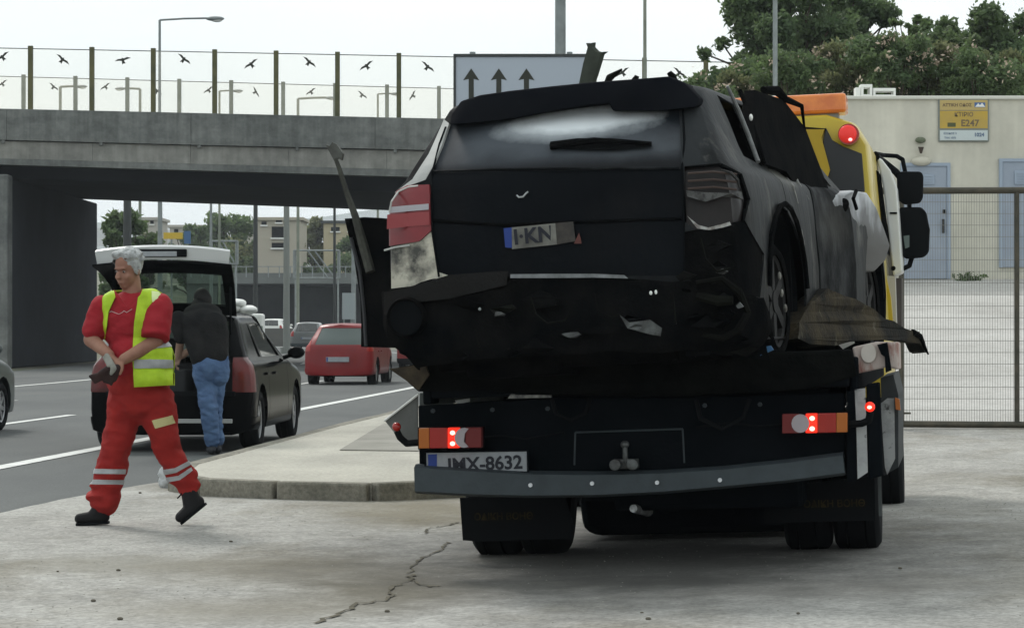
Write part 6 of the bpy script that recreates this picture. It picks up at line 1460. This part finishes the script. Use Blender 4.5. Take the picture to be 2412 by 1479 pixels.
caps(b, H3(0, -.02, -.07), .060, Q(312, 712, .03), .068)
# forearms and hands; the upper body under the clothes
sh1, el1, wr1 = Q(240, 724, .02), Q(214, 800, -.03), Q(258, 836, -.20)
sh2, el2, wr2 = Q(376, 722, -.02), Q(366, 806, -.10), Q(292, 846, -.26)
for a_, r0, c_, r1 in ((sh1, .055, el1, .050), (el1, .050, wr1, .034), (sh2, .058, el2, .053), (el2, .053, wr2, .036)): caps(b, a_, r0, c_, r1)
caps(b, Q(312, 712, .03), .085, Q(318, 800, .02), .12); caps(b, Q(318, 800, .02), .12, Q(335, 900, 0), .12)
hand_mb(b, wr1, (Q(284, 858, -.26) - wr1), (.1, -.3, -1), 1.06, .7, 1)
hand_mb(b, wr2, (Q(258, 868, -.28) - wr2), (-.1, .5, -1), 1.06, .8, -1)
body = remesh(b, .0062, 'body', 5); link('body', body, M_skin, wk)
for s in (-1, 1):
    ee = part('eye', MB().ball(H3(s * .031, .079, -.003), (.011, .007, .006), 6, 10, M=HB), mat("eye_white", (.3, .27, .25), .4), wk, smooth=True)
    part('iris', MB().ball(H3(s * .031, .085, -.003), (.005, .003, .005), 6, 8, M=HB), M_black, ee, smooth=True)
part('mouth', MB().ball(H3(0, .097, -.077), (.021, .003, .0025), 6, 10, M=HB), mat("lip_line", (.14, .05, .045), .6), wk, smooth=True)
h = MB(); h.ball(H3(0, -.022, .040), (.088, .098, .094), 14, 20, M=HB)
for i in range(46):
    a_ = random.uniform(0, 6.28); e_ = random.uniform(.05, 1.35); v = Vector((.086 * math.cos(a_) * math.cos(e_), -.022 + .096 * math.sin(a_) * math.cos(e_), .040 + .093 * math.sin(e_)))
    if v.y > .055 and v.z < .09: continue
    h.ball(H3(*v), (.024, .02, .015), 5, 7, M=HB)
h.ball(H3(.03, .045, .105), (.05, .035, .026), 7, 9, M=HB); h.ball(H3(-.05, .03, .09), (.03, .04, .03), 7, 9, M=HB)
for s in (-1, 1): h.ball(H3(s * .073, -.01, .0), (.016, .034, .045), 7, 9, M=HB)
hm2 = remesh(h, .0075, 'hair', 1)
bmh = from_mesh(hm2)
kill = [f for f in bmh.faces if (lambda q: (q.y > .062 and q.z < .082) or (q.y > -.005 and q.z < -.045))(HB.inverted() @ (f.calc_center_median() - hc))]
bmesh.ops.delete(bmh, geom=kill, context='FACES'); bmh.to_mesh(hm2); bmh.free(); wrinkle(hm2, .006, 60); link('hair', hm2, M_hair, wk)
# trousers
t_ = MB(); HL, HR = Q(300, 935, .02), Q(366, 935, -.02)
caps(t_, Q(325, 888, 0), .165, Q(333, 940, 0), .158); t_.ball(Q(322, 905, -.02), (.195, .155, .12))
t_.ball(Q(335, 935, .0), (.205, .16, .13))
KA, AA = Q(272, 1060, .0), Q(247, 1178, .02); KB, AB = Q(392, 1055, .02), Q(442, 1150, .06)
for a_, r0, c_, r1 in ((HL, .122, KA, .092), (KA, .096, AA, .092), (HR, .122, KB, .090), (KB, .088, AB, .072)): caps(t_, a_, r0, c_, r1)
t_.ball(AA + Vector((-.01, 0, .03)), (.118, .105, .045)); t_.ball(AA + Vector((.0, 0, .09)), (.108, .10, .04)); t_.ball(AB + Vector((.0, 0, .02)), (.085, .085, .035)); t_.ball(AB + Vector((-.03, 0, .09)), (.095, .09, .04))
trm = remesh(t_, .012, 'trousers', 5); wrinkle(trm, .030, 7); wrinkle(trm, .014, 15)
bt = from_mesh(trm)
# cut_pix needs world matrix of the part's frame
cut_pix(bt, I4, [(205, 1103), (296, 1105), (295, 1116), (205, 1115)], None, tag=1, facing=False); cut_pix(bt, I4, [(205, 1129), (292, 1130), (291, 1141), (205, 1140)], None, tag=1, facing=False)
cut_pix(bt, I4, [(372, 1108), (412, 1102), (446, 1084), (450, 1093), (416, 1112), (378, 1120)], None, tag=1, facing=False); cut_pix(bt, I4, [(380, 1126), (420, 1120), (450, 1100), (453, 1108), (424, 1130), (388, 1137)], None, tag=1, facing=False)
cut_pix(bt, I4, [(358, 990), (405, 978), (412, 996), (366, 1009)], None, tag=2)
reindex(bt); tro = link('trousers', extract(bt, {0, 1, 2}, 'trousers'), M_redc, wk)
[link('reflective_band', extract(bt, {1}, 'reflective_band', .004, -.003, filt=lambda f, k_=k_: f in k_), M_refl, tro) for k_ in islands(bt, {1}) if len(k_) > 8]; link('pocket_tab', extract(bt, {2}, 'pocket_tab', .006, -.004), mat("tab_cream", (.52, .48, .24), .7), tro)
# shirt
s_ = MB(); s_.ball(Q(318, 765, .02), (.215, .155, .20), 12, 18); caps(s_, Q(270, 728, .02), .095, Q(350, 726, .0), .10); s_.ball(Q(320, 850, -.01), (.20, .175, .19), 12, 18); s_.ball(Q(332, 900, .0), (.195, .165, .10), 12, 18)
caps(s_, sh1, .078, sh1.lerp(el1, .72), .076); caps(s_, sh2, .085, sh2.lerp(el2, .62), .085)
s_.ball(Q(305, 705, .02), (.085, .08, .05))
sm_ = remesh(s_, .011, 'shirt', 5); wrinkle(sm_, .018, 8); wrinkle(sm_, .009, 17); shirt = link('shirt', sm_, M_reds, wk)
# collar, chest print
part('collar', MB().prism([Q(268, 682, -.12), Q(283, 700, -.16), Q(298, 722, -.19), Q(272, 700, -.15)], (0, .015, 0)).prism([Q(336, 678, -.10), Q(322, 702, -.15), Q(302, 722, -.19), Q(330, 694, -.14)], (0, .015, 0)), M_reds, shirt)
bs = from_mesh(sm_); bvs = BVHTree.FromBMesh(bs)
def shit(px, py, off):
    o = I4.inverted() @ C0; r = ray(px, py).normalized(); q, n_, i_, d_ = bvs.ray_cast(o, r); return (q if q is not None else Q(px, py, -.15)) - r * off
part('chest_print', MB().tube([shit(px, py, .004) for px, py in ((257, 736), (262, 733), (272, 737), (280, 740), (288, 736), (292, 732), (298, 736), (306, 731), (311, 728))], .0022, 5), mat("print_pale", (.5, .4, .4), .7), shirt)
# hi-vis vest: own shell standing off the shirt
v_ = MB(); v_.ball(Q(318, 765, .02), (.222, .165, .205), 12, 18); caps(v_, Q(272, 724, .02), .105, Q(352, 722, .0), .112); v_.ball(Q(330, 850, .0), (.225, .195, .19), 12, 18); v_.ball(Q(334, 895, -.01), (.225, .215, .13), 12, 18)
vm_ = remesh(v_, .011, 'vest', 5); wrinkle(vm_, .014, 7); wrinkle(vm_, .008, 16); bv = from_mesh(vm_)
V1 = [(338, 676), (352, 668), (385, 700), (404, 735), (404, 800), (406, 906), (316, 911), (312, 840), (316, 760), (326, 700)]
V2 = [(256, 684), (270, 680), (272, 700), (256, 735), (248, 800), (246, 820), (236, 800), (230, 745), (240, 705)]
cut_pix(bv, I4, V1, None, tag=1); cut_pix(bv, I4, V2, None, tag=1)
cut_pix(bv, I4, [(225, 690), (410, 676), (410, 907), (262, 905), (236, 800)], lambda f: f.normal.y > .15, tag=1, facing=False)
reindex(bv); vest = link('vest', extract(bv, {1}, 'vest', .006, -.006), M_hiv, wk)
for poly in ([(316, 846), (404, 848), (405, 866), (316, 868)], [(340, 808), (404, 798), (404, 818), (330, 824)]):
    cut_pix(bv, I4, poly, lambda f: True, tag=3)
reindex(bv); [link('reflective_band', extract(bv, {3}, 'reflective_band', .011, -.004, filt=lambda f, k_=k_: f in k_), M_refl, vest) for k_ in islands(bv, {3}) if len(k_) > 8]
cut_pix(bv, I4, [(357, 688), (372, 690), (392, 712), (400, 738), (396, 742), (376, 718), (358, 712)], None, tag=4); reindex(bv); link('shoulder_panel', extract(bv, {4}, 'shoulder_panel', .011, -.004), M_hivp, vest)
# sleeves stand over the vest
sl = MB(); sl.ball(sh2 + Vector((0, -.03, -.02)), (.088, .085, .08), 10, 14); sl.cyl(sh2 + Vector((0, -.03, -.02)), sh2.lerp(el2, .90) + Vector((0, -.035, 0)), .088, .098, 16); slm = remesh(sl, .011, 'sleeve', 4); wrinkle(slm, .016, 10); link('sleeve', slm, M_reds, shirt)
# boots
def boot(heel, toe, ank, nm='boot'):
    m = MB(); heel, toe, ank = Vector(heel), Vector(toe), Vector(ank)
    caps(m, heel, .040, heel.lerp(toe, .55), .043); caps(m, heel.lerp(toe, .55), .043, toe, .036); caps(m, ank, .055, heel.lerp(toe, .18), .046); caps(m, ank, .055, heel.lerp(toe, .5), .04)
    d = (toe - heel).normalized(); up_ = Vector((0, 0, -1)) if abs(d.z) < .3 else Vector((.55, 0, -.6)).normalized()
    o = link(nm, remesh(m, .008, nm, 3), M_boot, wk)
    s = MB(); n_ = d.cross(Vector((0, 1, 0))).normalized(); n_ = n_ if n_.z < 0 else -n_
    sd2 = Vector((0, 1, 0)); a_ = heel - d * .03 + n_ * .03; b2 = toe + d * .02 + n_ * .026
    s.prism([a_ - sd2 * .04, b2 - sd2 * .038, b2 + d * .01, b2 + sd2 * .038, a_ + sd2 * .04], n_ * .018); part('sole', s, M_black, o, bevel=.004)
    part('lace', MB().tube([ank + Vector((-.045, -.035, 0)), ank + Vector((-.06, -.03, -.02)), ank + Vector((-.075, -.03, -.035))], .005, 5), M_dark, o)
f1 = Q(245, 1208, .02); t1 = Q(188, 1212, -.01); f1.z = .055; t1.z = .045
boot(f1, t1, Q(242, 1190, .02))
t2 = Q(425, 1203, -.02); t2.z = .055; f2 = Q(468, 1170, .06); f2.z = .15
boot(f2, t2, Q(446, 1160, .05))
# gloves held in the hands
gl_ = MB(); caps(gl_, Q(262, 866, -.30), .030, Q(240, 880, -.31), .026)
for k in range(4): caps(gl_, Q(246, 878 + k * 3, -.31), .014, Q(212 + k * 4, 886 + k * 5, -.32), .010)
caps(gl_, Q(275, 868, -.30), .030, Q(268, 892, -.30), .022)
for k in range(3): caps(gl_, Q(266 - k * 5, 884, -.31), .012, Q(262 - k * 8, 905 - k * 3, -.31), .010)
gm = remesh(gl_, .0065, 'gloves', 2)
o = link('work_gloves', gm, mat("glove_brown", (.035, .018, .016), .85, col2=(.02, .012, .012), scale=12), None); o.matrix_world = I4; props(o, 'pair of limp dark brown gloves held in front of the worker', 'gloves')
rg = MB(); caps(rg, Q(252, 838, -.27), .018, Q(268, 868, -.32), .022); caps(rg, Q(268, 868, -.32), .022, Q(262, 880, -.33), .012); caps(rg, Q(246, 842, -.27), .012, Q(256, 862, -.32), .012)
o = link('rag', remesh(rg, .006, 'rag', 2), mat("grey_rag", (.28, .28, .25), .9, col2=(.18, .18, .16), scale=16), None); o.matrix_world = I4; props(o, 'crumpled pale grey rag between the hands of the worker', 'rag')
# ---- man bending into the boot
MD = 26.0; mb0 = W(500, 1063, MD); mb0.z = 0; I5 = Matrix.Translation(mb0)
mn = empty('person', I5, 'man in dark shirt and blue jeans bending into the open boot of the black car', 'person')
def Q2(px, py, dd=0.): return W(px, py, MD + dd) - mb0
b = MB(); caps(b, Q2(488, 810, .05), .10, Q2(475, 755, .12), .11); 
sA, eA, wA = Q2(420, 752, .12), Q2(426, 800, .12), Q2(418, 845, .25); sB, eB, wB = Q2(478, 760, .05), Q2(462, 812, .1), Q2(430, 838, .25)
for a_, r0, c_, r1 in ((sA, .055, eA, .046), (eA, .046, wA, .034), (sB, .055, eB, .046), (eB, .046, wB, .032)): caps(b, a_, r0, c_, r1)
caps(b, Q2(462, 735, .25), .06, Q2(470, 712, .42), .06); b.ball(Q2(474, 706, .45), (.08, .095, .11), 12, 16)
b.ball(Q2(462, 712, .52), (.02, .03, .02), 6, 8); hand_mb(b, wA, Q2(414, 862, .3) - wA, (.5, .3, -.2), 1, .6, 1); hand_mb(b, wB, Q2(414, 850, .3) - wB, (.3, .3, -.5), 1, .6, -1)
link('body', remesh(b, .009, 'body', 3), M_skin2, mn)
h = MB().ball(Q2(476, 700, .42), (.088, .10, .10), 12, 16).ball(Q2(484, 708, .40), (.07, .08, .09), 10, 12); link('hair', remesh(h, .01, 'hair', 2), mat("black_hair", (.012, .012, .012), .7), mn)
s_ = MB(); caps(s_, Q2(505, 835, .0), .155, Q2(500, 770, .05), .165); caps(s_, Q2(480, 835, .0), .15, Q2(465, 770, .12), .165); s_.ball(Q2(480, 760, .12), (.245, .19, .15), 12, 18); s_.ball(Q2(478, 735, .22), (.20, .17, .09), 12, 16)
caps(s_, sA, .085, sA.lerp(eA, .85), .075); caps(s_, sB, .09, sB.lerp(eB, .85), .075); caps(s_, Q2(466, 740, .25), .10, Q2(472, 716, .38), .082)
sm2 = remesh(s_, .013, 'shirt', 5); wrinkle(sm2, .02, 6); link('shirt', sm2, M_drk, mn)
j = MB(); j.ball(Q2(497, 862, .0), (.18, .155, .17), 12, 16); caps(j, Q2(482, 850, 0), .12, Q2(482, 880, 0), .125); caps(j, Q2(514, 850, 0), .12, Q2(514, 880, 0), .12)
hA, hB = Q2(482, 880, .02), Q2(510, 878, .06)
kA, aA = Q2(492, 960, -.03), Q2(500, 1040, .06); kB, aB = Q2(502, 955, .12), Q2(512, 1035, .18)
for a_, r0, c_, r1 in ((hA, .115, kA, .088), (kA, .088, aA, .070), (hB, .115, kB, .085), (kB, .085, aB, .068)): caps(j, a_, r0, c_, r1)
j.ball(aA + Vector((0, 0, .04)), (.085, .08, .04)); jm = remesh(j, .012, 'jeans', 4); wrinkle(jm, .03, 7); wrinkle(jm, .016, 15); link('jeans', jm, M_jean, mn)
for ak, tx in ((Q2(500, 1052, .06), -.02), (Q2(513, 1050, .18), .02)):
    ak.z = .09; m = MB(); he = Vector((ak.x, ak.y - .05, .045)); te = Vector((ak.x + tx - .03, ak.y + .17, .04)); caps(m, he, .042, te, .038); caps(m, ak, .048, he.lerp(te, .2), .044)
    sh_ = link('shoe', remesh(m, .01, 'shoe', 2), mat("dark_shoe", (.02, .022, .026), .6), mn)
# blue cap beyond the car
q = W(513, 722, 34.5); thing('blue_crate', MB().box((0, 0, 0), (.14, .1, .12)), mat("blue_box_paint", (.02, .07, .22), .5), 'small bright blue box just right of the raised boot lid pillar', 'box', M=Matrix.Translation(q), bevel=.02) if 0 else None
# ================================================================== SMALL THINGS ON THE GROUND
q = G(398, 1150); bg = MB().ball((0, 0, .055), (.085, .06, .075), 10, 14).ball((-.05, 0, .11), (.03, .025, .06), 8, 10).ball((.06, -.01, .04), (.06, .05, .045), 8, 10).ball((.10, 0, .02), (.05, .05, .02), 8, 10)
me = remesh(bg, .010, 'bag', 2); wrinkle(me, .02, 22); wrinkle(me, .012, 47)
o = link('plastic_bag', me, mat("thin_plastic", (.5, .52, .53), .35, alpha=.8), None); o.location = (q.x, q.y, 0.005); props(o, 'crumpled white plastic bag lying by the kerb behind the walking worker', 'bag')
rk = random.Random(9)
for i, (px, py, s_) in enumerate([(279, 1345, .012), (544, 1277, .011), (220, 1417, .012), (136, 1347, .007), (283, 1460, .013), (571, 1165, .016), (912, 1442, .012), (1527, 1460, .012), (1512, 1445, .008), (330, 1162, .012), (1880, 1446, .008), (2120, 1340, .010)]):
    q = G(px, py, .01); zz = yz(q.x, q.y); q = G(px, py, zz)
    plc = ['below the walking worker', 'between the worker and the crack', 'near the left bottom corner', 'tiny, at the far left', 'at the bottom edge left', 'against the kerb stones', 'right of the long crack', 'larger of two below the lorry rear', 'smaller of two below the lorry rear', 'beside the front boot of the worker', 'below the right mud flap', 'far right of the yard'][i]
    thing('pebble', MB().ball((0, 0, s_ * .4), (s_ * 1.1, s_ * .8, s_ * .6), 5, 7), mat('pebble_brown', (.10, .09, .07), .9), 'small dark pebble on the concrete ' + plc, 'pebble', 'pebbles lying on the yard', M=Matrix.Translation((q.x, q.y, zz + .003)), jitter=.004)
def grit(n, x0, x1, y0, y1):
    m = MB()
    for i in range(n):
        x = rk.uniform(x0, x1); y = rk.uniform(y0, y1)
        if x < road_edge(y) + .1: continue
        s = rk.uniform(.002, .0045); m.ball((x, y, yz(x, y) + s * .5), (s * 1.3, s, s * .8), 3, 5)
    return m
o = thing('grit', grit(1500, -3.2, 3.6, 10.5, 18), mat("grit", (.30, .29, .26), .9, col2=(.2, .2, .175), scale=40), 'fine loose grit strewn over the concrete yard', 'grit'); o['kind'] = 'stuff'

# soot and matt black have next to no sheen at grazing angles
for m_, io in ((M_b, 1.12), (M_bd, 1.06), (M_ash, 1.14), (M_gate_, 1.12), (M_ch, 1.08), (M_blkp, 1.09), (MATS['burnt_deck'], 1.05), (MATS['char_olive'], 1.1), (MATS['spoiler_black'], 1.1), (M_dark, 1.05), (M_black, 1.15)):
    b_ = m_.node_tree.nodes['Principled BSDF']; b_.inputs['IOR'].default_value = io; b_.inputs['Specular IOR Level'].default_value = .5
